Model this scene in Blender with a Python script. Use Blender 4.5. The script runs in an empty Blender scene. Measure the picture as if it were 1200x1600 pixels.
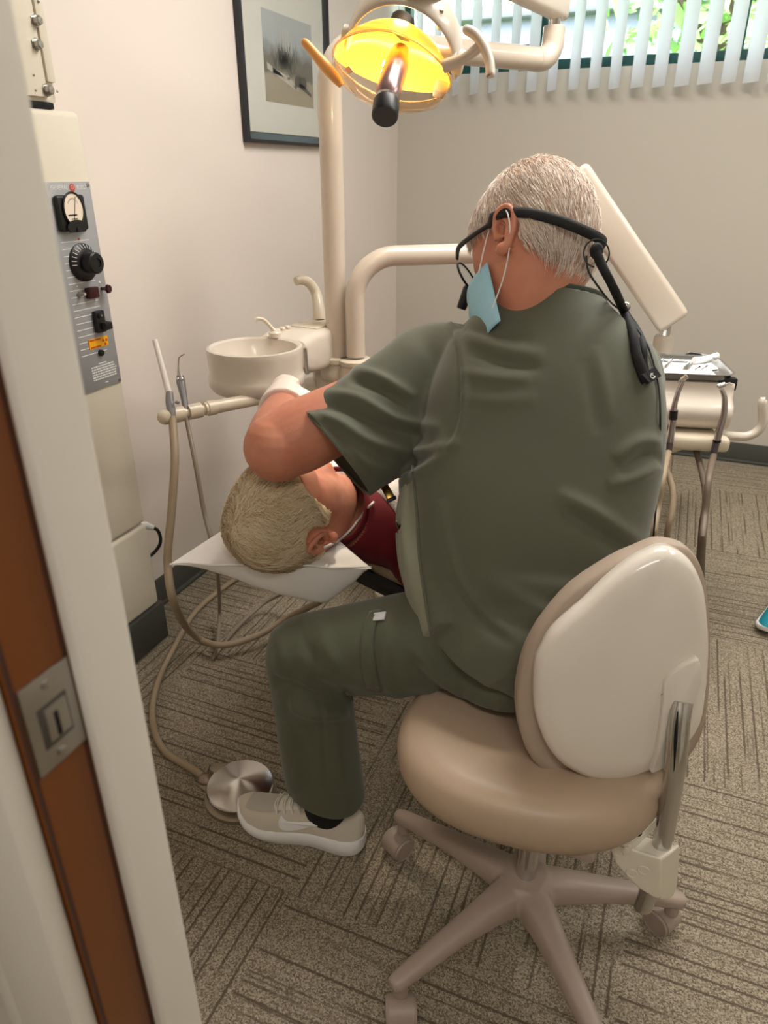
import bpy, bmesh, math, random
import numpy as np
from mathutils import Vector, Matrix, noise
from math import sin, cos, pi, radians, sqrt, atan2
random.seed(7); np.random.seed(7)
SC = bpy.context.scene
COL = SC.collection
V = Vector
# ------------------------------------------------------------------ camera
FPX = 1109.0; PITCH = radians(25.5); YAW = radians(22.2); HC = 1.30
_h = V((-sin(YAW), cos(YAW), 0)); _R = V((cos(YAW), sin(YAW), 0)); _Z = V((0, 0, 1))
_F = _h*cos(PITCH) - _Z*sin(PITCH); _U = _h*sin(PITCH) + _Z*cos(PITCH)
CAM = V((0, 0, HC))
def ray(u, v): return _F + _R*((u-600)/FPX) + _U*((800-v)/FPX)
def onz(u, v, z=0.0):
    d = ray(u, v); return CAM + d*((z-HC)/d.z)
def onx(u, v, x):
    d = ray(u, v); return CAM + d*(x/d.x)
def ony(u, v, y):
    d = ray(u, v); return CAM + d*(y/d.y)
def dep(u, v, t): return CAM + ray(u, v)*t
def onplane(u, v, p, n):
    d = ray(u, v); return CAM + d*((p-CAM).dot(n)/d.dot(n))
def proj(p):
    q = V(p)-CAM; t = q.dot(_F)
    return (600+FPX*q.dot(_R)/t, 800-FPX*q.dot(_U)/t, t)
cam_d = bpy.data.cameras.new('camera'); cam_o = bpy.data.objects.new('camera', cam_d); COL.objects.link(cam_o)
cam_d.sensor_fit = 'VERTICAL'; cam_d.sensor_height = 36; cam_d.lens = 36*FPX/1600
cam_d.clip_start = 0.02; cam_d.clip_end = 200
cam_o.location = CAM; cam_o.rotation_euler = (radians(90)-PITCH, 0, YAW)
SC.camera = cam_o
# ------------------------------------------------------------------ materials
def lin(c):
    r = []
    for x in c[:3]:
        x = x/255.0
        r.append(x/12.92 if x <= 0.04045 else ((x+0.055)/1.055)**2.4)
    return (r[0], r[1], r[2], 1.0)
class M:
    """principled material with optional noise tint and bump"""
    def __init__(s, name, col, rough=0.5, metal=0.0, var=0.0, vscale=8, bump=0.0, bscale=200, coat=0.0, sss=0.0, trans=0.0, ior=1.45, alpha=1.0, emit=None, estr=0, spec=0.5, sheen=0.0, col2=None):
        m = s.m = bpy.data.materials.new(name); m.use_nodes = True
        nt = s.nt = m.node_tree; b = s.b = nt.nodes['Principled BSDF']
        c = lin(col); b.inputs['Base Color'].default_value = c
        b.inputs['Roughness'].default_value = rough; b.inputs['Metallic'].default_value = metal
        b.inputs['IOR'].default_value = ior; b.inputs['Specular IOR Level'].default_value = spec
        b.inputs['Transmission Weight'].default_value = trans; b.inputs['Alpha'].default_value = alpha
        b.inputs['Coat Weight'].default_value = coat; b.inputs['Coat Roughness'].default_value = 0.1
        b.inputs['Sheen Weight'].default_value = sheen
        if sss: b.inputs['Subsurface Weight'].default_value = sss; b.inputs['Subsurface Radius'].default_value = (0.012, 0.004, 0.002); b.inputs['Subsurface Scale'].default_value = 1.0
        if emit: b.inputs['Emission Color'].default_value = lin(emit); b.inputs['Emission Strength'].default_value = estr
        tc = nt.nodes.new('ShaderNodeTexCoord'); s.tc = tc
        if var or col2:
            n = nt.nodes.new('ShaderNodeTexNoise'); n.inputs['Scale'].default_value = vscale; n.inputs['Detail'].default_value = 4
            nt.links.new(tc.outputs['Object'], n.inputs['Vector'])
            r = nt.nodes.new('ShaderNodeValToRGB')
            r.color_ramp.elements[0].position = 0.3; r.color_ramp.elements[1].position = 0.7
            c2 = lin(col2) if col2 else None
            if c2: r.color_ramp.elements[0].color = c; r.color_ramp.elements[1].color = c2
            else:
                r.color_ramp.elements[0].color = tuple(x*(1-var) for x in c[:3])+(1,); r.color_ramp.elements[1].color = tuple(min(1, x*(1+var)) for x in c[:3])+(1,)
            nt.links.new(n.outputs['Fac'], r.inputs['Fac']); nt.links.new(r.outputs['Color'], b.inputs['Base Color'])
        if bump:
            n2 = nt.nodes.new('ShaderNodeTexNoise'); n2.inputs['Scale'].default_value = bscale; n2.inputs['Detail'].default_value = 3
            nt.links.new(tc.outputs['Object'], n2.inputs['Vector'])
            bp = nt.nodes.new('ShaderNodeBump'); bp.inputs['Strength'].default_value = bump; bp.inputs['Distance'].default_value = 0.002
            nt.links.new(n2.outputs['Fac'], bp.inputs['Height']); nt.links.new(bp.outputs['Normal'], b.inputs['Normal'])
# ------------------------------------------------------------------ mesh bag
class MB:
    def __init__(s): s.v = []; s.f = []; s.mi = []; s.cur = 0
    def add(s, vs, fs):
        o = len(s.v); s.v += [V(x) for x in vs]; s.f += [tuple(i+o for i in f) for f in fs]; s.mi += [s.cur]*len(fs); return s
    def loft(s, rings, cap=True, closed=False):
        n = len(rings[0]); vs = [p for r in rings for p in r]; fs = []
        m = len(rings)
        for i in range(m if closed else m-1):
            a = i*n; b = ((i+1) % m)*n
            for j in range(n): k = (j+1) % n; fs.append((a+j, a+k, b+k, b+j))
        if cap and not closed:
            for r0, base, flip in ((rings[0], 0, True), (rings[-1], (m-1)*n, False)):
                c = sum((V(p) for p in r0), V())/n; vs.append(c); ci = len(vs)-1
                for j in range(n):
                    k = (j+1) % n
                    fs.append((base+k, base+j, ci) if flip else (base+j, base+k, ci))
        return s.add(vs, fs)
    def tube(s, pts, r, n=12, cap=True, smooth=0, closed=False, flat=1.0, ref=None):
        pts = [V(p) for p in pts]; rs = list(r) if hasattr(r, '__len__') else [r]*len(pts)
        if smooth:
            q = crom([tuple(p)+(x,) for p, x in zip(pts, rs)], smooth, closed); pts = [V(a[:3]) for a in q]; rs = [a[3] for a in q]
        fr = frames(pts, closed, ref)
        rings = [[p+a*(cos(2*pi*j/n)*x)+b*(sin(2*pi*j/n)*x*flat) for j in range(n)] for p, x, (t, a, b) in zip(pts, rs, fr)]
        return s.loft(rings, cap, closed)
    def limb(s, sect, ref, m=6, n=28, cap=True, p=2.0):
        """sect: list of (point, a, b); a along ref, b across; smooth loft"""
        q = crom([tuple(c)+(a, b) for c, a, b in sect], m)
        pts = [V(x[:3]) for x in q]; rings = []
        N = len(pts)
        for i in range(N):
            t = (pts[min(i+1, N-1)]-pts[max(i-1, 0)]).normalized()
            rf = V(ref(i/(N-1)) if callable(ref) else ref); ax = (rf-t*rf.dot(t)).normalized(); ay = t.cross(ax)
            rings.append(ell(pts[i], ax, ay, q[i][3], q[i][4], n, p))
        return s.loft(rings, cap)
    def box(s, c, sx, sy, sz, X=(1,0,0), Y=(0,1,0), Z=(0,0,1), bev=0.0, seg=2):
        X = V(X); Y = V(Y); Z = V(Z); c = V(c)
        if bev <= 0:
            vs = [c+X*(i*sx/2)+Y*(j*sy/2)+Z*(k*sz/2) for i in (-1, 1) for j in (-1, 1) for k in (-1, 1)]
            return s.add(vs, [(0,1,3,2),(4,6,7,5),(0,4,5,1),(2,3,7,6),(0,2,6,4),(1,5,7,3)])
        bm = bmesh.new(); bmesh.ops.create_cube(bm, size=1.0)
        for v in bm.verts: v.co = V((v.co.x*sx, v.co.y*sy, v.co.z*sz))
        bmesh.ops.bevel(bm, geom=list(bm.edges), offset=min(bev, .49*min(sx, sy, sz)), segments=seg, affect='EDGES', profile=.5)
        bm.verts.ensure_lookup_table(); bm.verts.index_update()
        vs = [c+X*v.co.x+Y*v.co.y+Z*v.co.z for v in bm.verts]; fs = [tuple(v.index for v in f.verts) for f in bm.faces]; bm.free()
        return s.add(vs, fs)
    def cyl(s, a, b, r, n=24, r2=None): return s.tube([a, b], [r, r if r2 is None else r2], n)
    def lathe(s, c, axis, prof, n=32, cap=True, ref=None):
        """prof: list of (radius, height)"""
        t = V(axis).normalized(); a = perp(t, ref); b = t.cross(a); c = V(c)
        return s.loft([[c+t*h+a*(cos(2*pi*j/n)*max(r, 1e-5))+b*(sin(2*pi*j/n)*max(r, 1e-5)) for j in range(n)] for r, h in prof], cap)
    def sphere(s, c, rx, ry=None, rz=None, n=16, X=(1,0,0), Y=(0,1,0), Z=(0,0,1)):
        ry = rx if ry is None else ry; rz = rx if rz is None else rz; c = V(c); X = V(X); Y = V(Y); Z = V(Z)
        return s.loft([[c+X*(rx*sin(t)*cos(2*pi*j/n))+Y*(ry*sin(t)*sin(2*pi*j/n))+Z*(-rz*cos(t)) for j in range(n)] for t in [pi*max(.02, min(.98, i/(n//2))) for i in range(n//2+1)]])
    def prism(s, outline, d, bev=0.0):
        """outline: 3D planar points, extruded by vector d"""
        o = [V(p) for p in outline]; d = V(d); c = sum(o, V())/len(o)
        if bev:
            L = d.length; e = d/L; k = []
            for p in o:
                w = (c-p); w = w-e*w.dot(e); k.append(w.normalized()*bev)
            return s.loft([[p+w for p, w in zip(o, k)], [p+w*.3+e*(bev*.3) for p, w in zip(o, k)], [p+e*bev for p in o], [p+e*(L-bev) for p in o], [p+w*.3+e*(L-bev*.3) for p, w in zip(o, k)], [p+w+d for p, w in zip(o, k)]])
        return s.loft([o, [p+d for p in o]])
    def quad(s, a, b, c, d): return s.add([a, b, c, d], [(0, 1, 2, 3)])
    def build(s, name, mat, parent=None, sharp=35, loc=None, flat=False):
        me = bpy.data.meshes.new(name); ob = bpy.data.objects.new(name, me); COL.objects.link(ob)
        rt = root_of(parent) if parent else None
        off = rt.location.copy() if rt else (V(loc) if loc is not None else base_of(s.v))
        me.from_pydata([tuple(p-off) for p in s.v], [], s.f)
        bm = bmesh.new(); bm.from_mesh(me); bmesh.ops.recalc_face_normals(bm, faces=bm.faces); bm.to_mesh(me); bm.free()
        for mm in (mat if isinstance(mat, (list, tuple)) else [mat]): me.materials.append(mm.m)
        if any(s.mi):
            me.polygons.foreach_set('material_index', s.mi)
        if not flat:
            me.shade_smooth(); me.set_sharp_from_angle(angle=radians(sharp))
        if parent: ob.parent = parent
        else: ob.location = off
        return ob
def base_of(vs):
    a = np.array([tuple(p) for p in vs]); mn = a.min(0); mx = a.max(0)
    return V(((mn[0]+mx[0])/2, (mn[1]+mx[1])/2, mn[2]))
def root_of(o):
    while o.parent: o = o.parent
    return o
def perp(t, ref=None):
    t = V(t); r = V(ref) if ref is not None else (V((0, 0, 1)) if abs(t.z) < .9 else V((1, 0, 0)))
    return (r-t*r.dot(t)).normalized()
def frames(pts, closed=False, ref=None):
    N = len(pts); out = []; a = None
    for i in range(N):
        if closed: t = pts[(i+1) % N]-pts[(i-1) % N]
        else: t = pts[min(i+1, N-1)]-pts[max(i-1, 0)]
        t = t.normalized() if t.length > 1e-9 else V((0, 0, 1))
        if a is None: a = perp(t, ref)
        else:
            a = a-t*a.dot(t); a = a.normalized() if a.length > 1e-6 else perp(t)
        out.append((t, a, t.cross(a)))
    return out
def ell(c, ax, ay, a, b, n=28, p=2.0):
    r = []
    for j in range(n):
        th = 2*pi*j/n; x = cos(th); y = sin(th)
        r.append(V(c)+ax*(a*math.copysign(abs(x)**(2/p), x))+ay*(b*math.copysign(abs(y)**(2/p), y)))
    return r
def crom(P, m, closed=False):
    """Catmull-Rom through tuples, m steps a span"""
    P = [np.array(p, float) for p in P]; N = len(P); out = []
    span = N if closed else N-1
    for i in range(span):
        if closed: p0, p1, p2, p3 = P[(i-1) % N], P[i], P[(i+1) % N], P[(i+2) % N]
        else: p1, p2 = P[i], P[i+1]; p0 = P[i-1] if i else 2*p1-p2; p3 = P[i+2] if i+2 < N else 2*p2-p1
        for k in range(m):
            t = k/m
            out.append(.5*(2*p1+(p2-p0)*t+(2*p0-5*p1+4*p2-p3)*t*t+(3*p1-p0-3*p2+p3)*t**3))
    if not closed: out.append(P[-1])
    return [tuple(o) for o in out]
def thing(name, loc, label, cat, group=None):
    o = bpy.data.objects.new(name, None); COL.objects.link(o); o.location = V(loc); o.empty_display_size = .05
    return tag(o, label, cat, group)
def tag(o, label=None, cat=None, group=None, kind=None):
    if label: o['label'] = label
    if cat: o['category'] = cat
    if group: o['group'] = group
    if kind: o['kind'] = kind
    return o
def struct(o): o['kind'] = 'structure'; return o
def remesh(mb, voxel, smooth=6, fac=.5):
    """union of the closed shells in mb as one continuous surface -> (verts ndarray, faces list)"""
    me = bpy.data.meshes.new('tmp'); me.from_pydata([tuple(p) for p in mb.v], [], mb.f)
    bm = bmesh.new(); bm.from_mesh(me); bmesh.ops.recalc_face_normals(bm, faces=bm.faces); bm.to_mesh(me); bm.free()
    ob = bpy.data.objects.new('tmp', me); COL.objects.link(ob)
    md = ob.modifiers.new('r', 'REMESH'); md.mode = 'VOXEL'; md.voxel_size = voxel; md.adaptivity = 0
    if smooth:
        sm = ob.modifiers.new('s', 'SMOOTH'); sm.iterations = smooth; sm.factor = fac
    dg = bpy.context.evaluated_depsgraph_get(); dg.update()
    m2 = bpy.data.meshes.new_from_object(ob.evaluated_get(dg))
    v = np.empty(len(m2.vertices)*3); m2.vertices.foreach_get('co', v); v = v.reshape(-1, 3)
    f = [tuple(p.vertices) for p in m2.polygons]
    bpy.data.objects.remove(ob); bpy.data.meshes.remove(me); bpy.data.meshes.remove(m2)
    return v, f
def vnormals(v, f):
    n = np.zeros_like(v); q = np.array([(a+(a[2],) if len(a) == 3 else a[:4]) for a in f])
    fn = np.cross(v[q[:, 2]]-v[q[:, 0]], v[q[:, 3]]-v[q[:, 1]])
    for k in range(4): np.add.at(n, q[:, k], fn)
    return n/np.maximum(np.linalg.norm(n, axis=1, keepdims=True), 1e-12)
def nproj(v):
    q = v-np.array(CAM); t = q@np.array(_F)
    return np.stack([600+FPX*(q@np.array(_R))/t, 800-FPX*(q@np.array(_U))/t], 1)
def pdist(uv, poly):
    """distance from 2D points to a polyline, and the running parameter"""
    best = np.full(len(uv), 1e9); par = np.zeros(len(uv)); L = len(poly)-1
    for i in range(L):
        a = np.array(poly[i], float); b = np.array(poly[i+1], float); d = b-a
        t = np.clip(((uv-a)@d)/(d@d), 0, 1); e = np.linalg.norm(uv-a-t[:, None]*d, axis=1)
        k = e < best; best[k] = e[k]; par[k] = (i+t[k])/L
    return best, par
def folds(v, f, lines):
    """cloth folds: lines of (height, half width, points) laid on the cloth as seen in the photo; real ridges and creases"""
    n = vnormals(v, f); uv = nproj(v)
    face = ((np.array(CAM)-v)*n).sum(1) > -0.02*np.linalg.norm(np.array(CAM)-v, axis=1)
    out = v.copy()
    for amp, w, pl in lines:
        pl = [p[:2] for p in crom(pl, 6)] if len(pl) > 2 else pl
        d, par = pdist(uv, pl)
        taper = np.sin(np.clip(par, 0, 1)*pi)**.5
        out += n*((amp*np.exp(-(d/w)**2)*taper*face)[:, None])
    return out
def from_np(v, f):
    mb = MB(); mb.v = [V(x) for x in v]; mb.f = list(f); mb.mi = [0]*len(f); return mb
def text(s, size, origin, X, Y, mat, parent, name='lettering', ext=.0003):
    c = bpy.data.curves.new(name, 'FONT'); c.body = s; c.size = size; c.extrude = ext; c.align_x = 'CENTER'; c.align_y = 'CENTER'
    o = bpy.data.objects.new(name, c); COL.objects.link(o)
    dg = bpy.context.evaluated_depsgraph_get(); dg.update()
    me = bpy.data.meshes.new_from_object(o.evaluated_get(dg))
    bpy.data.objects.remove(o); bpy.data.curves.remove(c)
    X = V(X).normalized(); Y = V(Y); Y = (Y-X*Y.dot(X)).normalized(); Z = X.cross(Y); off = V(origin)-root_of(parent).location
    for v in me.vertices: v.co = off+X*v.co.x+Y*v.co.y+Z*v.co.z
    me.materials.clear(); me.materials.append(mat.m); me.name = name
    ob = bpy.data.objects.new(name, me); COL.objects.link(ob); ob.parent = parent
    return ob
# ================================================================== ROOM
XL, YB, XR, YF, ZC = -1.45, 3.73, 2.3, 0.281, 2.5
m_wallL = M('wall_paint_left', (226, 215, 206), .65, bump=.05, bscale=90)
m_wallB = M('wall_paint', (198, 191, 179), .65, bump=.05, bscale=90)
m_ceil = M('ceiling_tile', (232, 230, 224), .9)
m_base = M('vinyl_base', (74, 75, 70), .5)
m_trim = M('trim_paint', (222, 215, 203), .5, bump=.08, bscale=60)
m_brown = M('brown_door_paint', (118, 66, 26), .4)
m_dkbrown = M('paint_edge', (70, 40, 26), .6)
m_steel = M('brushed_steel', (176, 172, 166), .32, 1.0)
m_chrome = M('chrome', (214, 212, 208), .14, 1.0)
m_dark = M('dark_slot', (12, 12, 12), .8)
m_black = M('black_plastic', (22, 22, 24), .4)

def carpet():
    m = M('carpet_tile', (140, 128, 106), .95, spec=.15); nt = m.nt; N = nt.nodes.new; L = nt.links.new
    def math(op, a, b=None, c=None):
        n = N('ShaderNodeMath'); n.operation = op
        for k, x in enumerate((a, b, c)):
            if x is None: continue
            if isinstance(x, (int, float)): n.inputs[k].default_value = x
            else: L(x, n.inputs[k])
        return n.outputs[0]
    sep = N('ShaderNodeSeparateXYZ'); L(m.tc.outputs['Object'], sep.inputs[0])
    X, Y = sep.outputs[0], sep.outputs[1]
    px = math('DIVIDE', math('SUBTRACT', X, -.532), .626); py = math('DIVIDE', math('SUBTRACT', Y, .81), .626)
    fx = math('FLOOR', px); fy = math('FLOOR', py)
    par = math('MODULO', math('ABSOLUTE', math('ADD', fx, fy)), 2.0)      # 0 or 1
    mx = N('ShaderNodeMix'); mx.data_type = 'FLOAT'; L(par, mx.inputs[0]); L(X, mx.inputs[2]); L(Y, mx.inputs[3]); st = mx.outputs[0]
    my = N('ShaderNodeMix'); my.data_type = 'FLOAT'; L(par, my.inputs[0]); L(Y, my.inputs[2]); L(X, my.inputs[3]); al = my.outputs[0]
    tid = math('ADD', math('MULTIPLY', fx, 3.7), math('MULTIPLY', fy, 8.3))
    wv = N('ShaderNodeTexNoise'); wv.inputs['Scale'].default_value = 150; wv.inputs['Detail'].default_value = 2; L(m.tc.outputs['Object'], wv.inputs['Vector'])
    st = math('ADD', st, math('MULTIPLY', math('SUBTRACT', wv.outputs[0], .5), .006))
    def lines(pitch, width, drop, seed):
        u = math('DIVIDE', st, pitch); ix = math('FLOOR', u); fr = math('FRACT', u)
        wn_ = N('ShaderNodeTexWhiteNoise'); wn_.noise_dimensions = '3D'; cw = N('ShaderNodeCombineXYZ'); L(ix, cw.inputs[0]); L(tid, cw.inputs[1]); cw.inputs[2].default_value = seed; L(cw.outputs[0], wn_.inputs['Vector'])
        pos = math('ADD', math('MULTIPLY', wn_.outputs['Value'], .6), .2)
        d = math('MULTIPLY', math('ABSOLUTE', math('SUBTRACT', fr, pos)), pitch)
        cv = N('ShaderNodeCombineXYZ'); L(math('MULTIPLY', al, 3.2), cv.inputs[0]); L(math('MULTIPLY', ix, 7.31), cv.inputs[1]); L(tid, cv.inputs[2])
        nz = N('ShaderNodeTexNoise'); nz.inputs['Scale'].default_value = 1; nz.inputs['Detail'].default_value = 1; L(cv.outputs[0], nz.inputs['Vector'])
        on = math('MULTIPLY', math('SUBTRACT', nz.outputs[0], drop), 9.0)
        m2 = N('ShaderNodeMapRange'); m2.inputs[1].default_value = width*.45; m2.inputs[2].default_value = width; m2.inputs[3].default_value = 1; m2.inputs[4].default_value = 0; L(d, m2.inputs[0])
        k = N('ShaderNodeClamp'); L(on, k.inputs[0]); return math('MULTIPLY', m2.outputs[0], k.outputs[0])
    wob = N('ShaderNodeTexNoise'); wob.inputs['Scale'].default_value = 220; L(m.tc.outputs['Object'], wob.inputs['Vector'])
    ln = math('MAXIMUM', lines(.031, .0034, .40, 1.0), math('MULTIPLY', lines(.019, .0024, .50, 5.0), .75))
    ln = math('MULTIPLY', ln, math('ADD', .55, math('MULTIPLY', wob.outputs[0], .8)))
    inv = math('SUBTRACT', 1.0, ln); rpc = N('ShaderNodeClamp'); L(inv, rpc.inputs[0])
    class rp: outputs = [rpc.outputs[0]]
    # loop pile speckle
    vo = N('ShaderNodeTexVoronoi'); vo.inputs['Scale'].default_value = 420; L(m.tc.outputs['Object'], vo.inputs['Vector'])
    vc = N('ShaderNodeSeparateColor'); L(vo.outputs['Color'], vc.inputs[0])
    c1 = N('ShaderNodeValToRGB'); c1.color_ramp.elements[0].color = lin((106, 95, 80)); c1.color_ramp.elements[1].color = lin((178, 166, 145)); c1.color_ramp.elements[0].position = .05; c1.color_ramp.elements[1].position = .95
    L(vc.outputs[0], c1.inputs[0])
    mc = N('ShaderNodeMix'); mc.data_type = 'RGBA'; L(rp.outputs[0], mc.inputs[0]); mc.inputs[6].default_value = lin((96, 85, 71)); L(c1.outputs[0], mc.inputs[7])
    L(mc.outputs[2], m.b.inputs['Base Color'])
    hg = math('ADD', math('MULTIPLY', rp.outputs[0], .6), math('SUBTRACT', 1.0, math('MULTIPLY', vo.outputs['Distance'], 1.2)))
    bp = N('ShaderNodeBump'); bp.inputs['Strength'].default_value = .5; bp.inputs['Distance'].default_value = .003; L(hg, bp.inputs['Height']); L(bp.outputs[0], m.b.inputs['Normal'])
    return m
m_carpet = carpet()
mb = MB(); mb.quad((XL-.2, -1.4, 0), (XR+.2, -1.4, 0), (XR+.2, YB+.2, 0), (XL-.2, YB+.2, 0)); struct(mb.build('floor', m_carpet, loc=(0, 0, 0), flat=True))
mb = MB(); mb.box((.4, 1.2, ZC+.05), 4.6, 5.6, .1); struct(mb.build('ceiling', m_ceil))
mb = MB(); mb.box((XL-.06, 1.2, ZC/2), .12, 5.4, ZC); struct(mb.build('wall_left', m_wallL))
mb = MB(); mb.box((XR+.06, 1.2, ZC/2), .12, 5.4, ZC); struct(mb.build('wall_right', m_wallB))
# back wall with the window opening
WX0 = ony(622, 90, YB).x; WX1 = 2.25; WZ0 = ony(880, 108, YB).z; WZ1 = 2.32
mb = MB(); yb = YB+.08
mb.box(((XL+XR)/2, yb, WZ0/2), XR-XL+.2, .16, WZ0); mb.box(((XL+XR)/2, yb, (WZ1+ZC)/2), XR-XL+.2, .16, ZC-WZ1)
mb.box(((XL+WX0)/2-.05, yb, (WZ0+WZ1)/2), WX0-XL+.1, .16, WZ1-WZ0); mb.box(((XR+WX1)/2+.05, yb, (WZ0+WZ1)/2), XR-WX1+.1, .16, WZ1-WZ0)
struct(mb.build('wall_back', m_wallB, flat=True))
# front wall (beside the doorway) and the hallway behind the camera
XJ = -.30; XO = .62
mb = MB(); mb.box(((XL+XJ-.03)/2, (.212+YF)/2, ZC/2), XJ-.03-XL, YF-.212, ZC); mb.box(((XR+XO+.03)/2, (.212+YF)/2, ZC/2), XR-XO-.03, YF-.212, ZC)
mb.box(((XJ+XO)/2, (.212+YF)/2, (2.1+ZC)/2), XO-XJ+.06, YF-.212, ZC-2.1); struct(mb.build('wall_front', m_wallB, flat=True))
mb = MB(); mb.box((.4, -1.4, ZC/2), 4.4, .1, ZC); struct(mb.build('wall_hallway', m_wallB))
# baseboards
mb = MB(); mb.box((XL+.004, (YF+YB)/2, .05), .008, YB-YF, .10, bev=.003); mb.box((XL+.009, (YF+YB)/2, .008), .018, YB-YF, .016, bev=.006); struct(mb.build('baseboard_left', m_base))
mb = MB(); mb.box(((XL+XR)/2, YB-.004, .05), XR-XL, .008, .10, bev=.003); mb.box(((XL+XR)/2, YB-.009, .008), XR-XL, .018, .016, bev=.006); struct(mb.build('baseboard_back', m_base))
# door frame, strike side: hall casing, brown rebate, white stop
E_ = V((0, 0, 0))
mb = MB(); mb.box((XJ-.034, .194, 1.07), .060, .018, 2.14, bev=.003); mb.box((XJ-.072, .200, 1.07), .024, .024, 2.14, bev=.004); tcas = struct(mb.build('trim_1', m_trim))
mb = MB(); mb.box((XJ-.015, .2425, 1.05), .03, .077, 2.10, bev=.001); tj = struct(mb.build('trim_2', m_brown))
mb = MB(); mb.box((XJ-.0003, .2046, 1.05), .0016, .0024, 2.1); mb.box((XJ-.0003, .2420, 1.05), .0016, .0022, 2.1); mb.build('paint_line', m_dkbrown, tj)
mb = MB(); mb.box((XJ+.006, .2635, 1.05), .012, .041, 2.10, bev=.0035, seg=3); tstop = struct(mb.build('trim_3', m_trim))
mb = MB(); mb.box(((XJ+XO)/2, .243, 2.115), XO-XJ+.06, .078, .03); mb.box((XO+.015, .243, 1.05), .03, .078, 2.1); struct(mb.build('trim_4', m_trim))
def jy(u, v): p = onx(u, v, XJ); return p.y, p.z
zc = onx(76, 1125, XJ).z; zt = onx(60, 1060, XJ).z; zb = onx(95, 1192, XJ).z
yc = .2245; hh = (zt-zb)/2
q = MB(); q.box((XJ+.0006, yc, zc), .0022, .036, 2*hh, bev=.0009); spo = q.build('strike_plate', m_steel, tj); spo['label'] = 'worn steel strike plate'
q = MB(); q.box((XJ+.0016, yc+.0005, zc-.002), .0008, .0215, 2*hh-.034, bev=.0003); q.build('recess_edge', M('dull_steel', (104, 102, 100), .4, .9), spo)
q = MB(); q.box((XJ+.0019, yc+.002, zc-.002), .0012, .016, 2*hh-.040, bev=.0005); q.build('latch_box', m_steel, spo)
q = MB(); q.box((XJ+.0024, yc+.001, zc-.004), .0008, .0032, hh*.55, bev=.0003); q.build('slot', m_dark, spo)
for s in (-1, 1):
    q = MB(); q.lathe((XJ+.0018, yc, zc+s*(hh-.007)), (1, 0, 0), [(.0034, 0), (.0034, .0006), (.002, .0012), (0, .0013)], 16); q.build('screw', m_steel, spo)
# ---- window: green aluminium frame, glass, vertical blinds
m_green = M('green_window_frame', (18, 74, 72), .4)
m_glass = M('window_glass', (235, 245, 245), .02, trans=1.0, ior=1.02)
win = thing('window_1', (WX0, YB+.1, WZ0), None, None); struct(win)
yw = YB+.09; WM = ony(840, 80, YB).x; z2 = ony(760, 78, YB).z
fr = MB()
fr.box(((WM+WX1)/2, yw, WZ0+.022), WX1-WM, .06, .05, bev=.004); fr.box((WM, yw, (WZ0+WZ1)/2), .05, .06, WZ1-WZ0, bev=.004); fr.box(((WX0+WX1)/2, yw, WZ1-.02), WX1-WX0, .06, .04, bev=.004)
fr.box(((WX0+WM)/2, yw, z2), WM-WX0, .05, .045, bev=.004); fr.box((WX0+.02, yw, (WZ0+WZ1)/2), .04, .06, WZ1-WZ0, bev=.004); fr.box((WX1-.02, yw, (WZ0+WZ1)/2), .04, .06, WZ1-WZ0, bev=.004)
fr.box(((WX0+WM)/2, yw, (WZ0+z2)/2), WM-WX0, .03, z2-WZ0)
WM2 = ony(1163, 40, YB).x; fr.box((WM2, yw, (WZ0+WZ1)/2), .028, .05, WZ1-WZ0, bev=.004); WM3 = ony(858, 60, YB).x; fr.box((WM3, yw, (WZ0+WZ1)/2), .03, .05, WZ1-WZ0, bev=.004)
fr.build('window_frame', m_green, win)
gl = MB(); gl.box(((WX0+WX1)/2, yw+.01, (WZ0+WZ1)/2), WX1-WX0-.02, .004, WZ1-WZ0-.02); gl.build('pane', m_glass, win)
m_slat = M('blind_slat', (236, 236, 234), .5, trans=0.0, bump=.05, bscale=300)
_t = m_slat.nt.nodes.new('ShaderNodeBsdfTranslucent'); _t.inputs[0].default_value = (.93, .94, .95, 1); _x = m_slat.nt.nodes.new('ShaderNodeMixShader'); _x.inputs[0].default_value = .6
_o = m_slat.nt.nodes['Material Output']; m_slat.nt.links.new(m_slat.b.outputs[0], _x.inputs[1]); m_slat.nt.links.new(_t.outputs[0], _x.inputs[2]); m_slat.nt.links.new(_x.outputs[0], _o.inputs[0])
bl = thing('vertical_blind', (WX0, YB-.07, WZ1+.1), 'white vertical blind hanging in front of the green framed window', 'blind')
hr = MB(); hr.box(((WX0+WX1)/2, YB-.075, WZ1+.09), WX1-WX0+.1, .05, .04, bev=.005); hr.build('headrail', m_trim, bl)
ys = YB-.085; xs = ony(606, 140, ys).x; x1 = 2.2; pit = (ony(993, 140, ys).x-ony(894, 140, ys).x)/3; xs = ony(894, 140, ys).x-9*pit-.02; n = int((x1-xs)/pit); zb = ony(950, 138, ys).z
for i in range(n+1):
    x = xs+.02+i*pit+random.uniform(-.004, .004); a = radians(-50+random.uniform(-4, 4)); dx = cos(a)*.0445; dy = sin(a)*.0445
    s = MB(); cols = []
    for k in range(7):
        t = k/3-1; bow = .004*(1-t*t); cols.append((x+dx*t-sin(a)*bow, ys+dy*t+cos(a)*bow))
    R_ = []
    for z in (zb+random.uniform(-.003, .003), WZ1+.07):
        R_.append([V((c[0], c[1], z)) for c in cols]+[V((c[0]+.0006, c[1]-.0008, z)) for c in reversed(cols)])
    s.loft(R_); s.build('slat', m_slat, bl)
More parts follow.
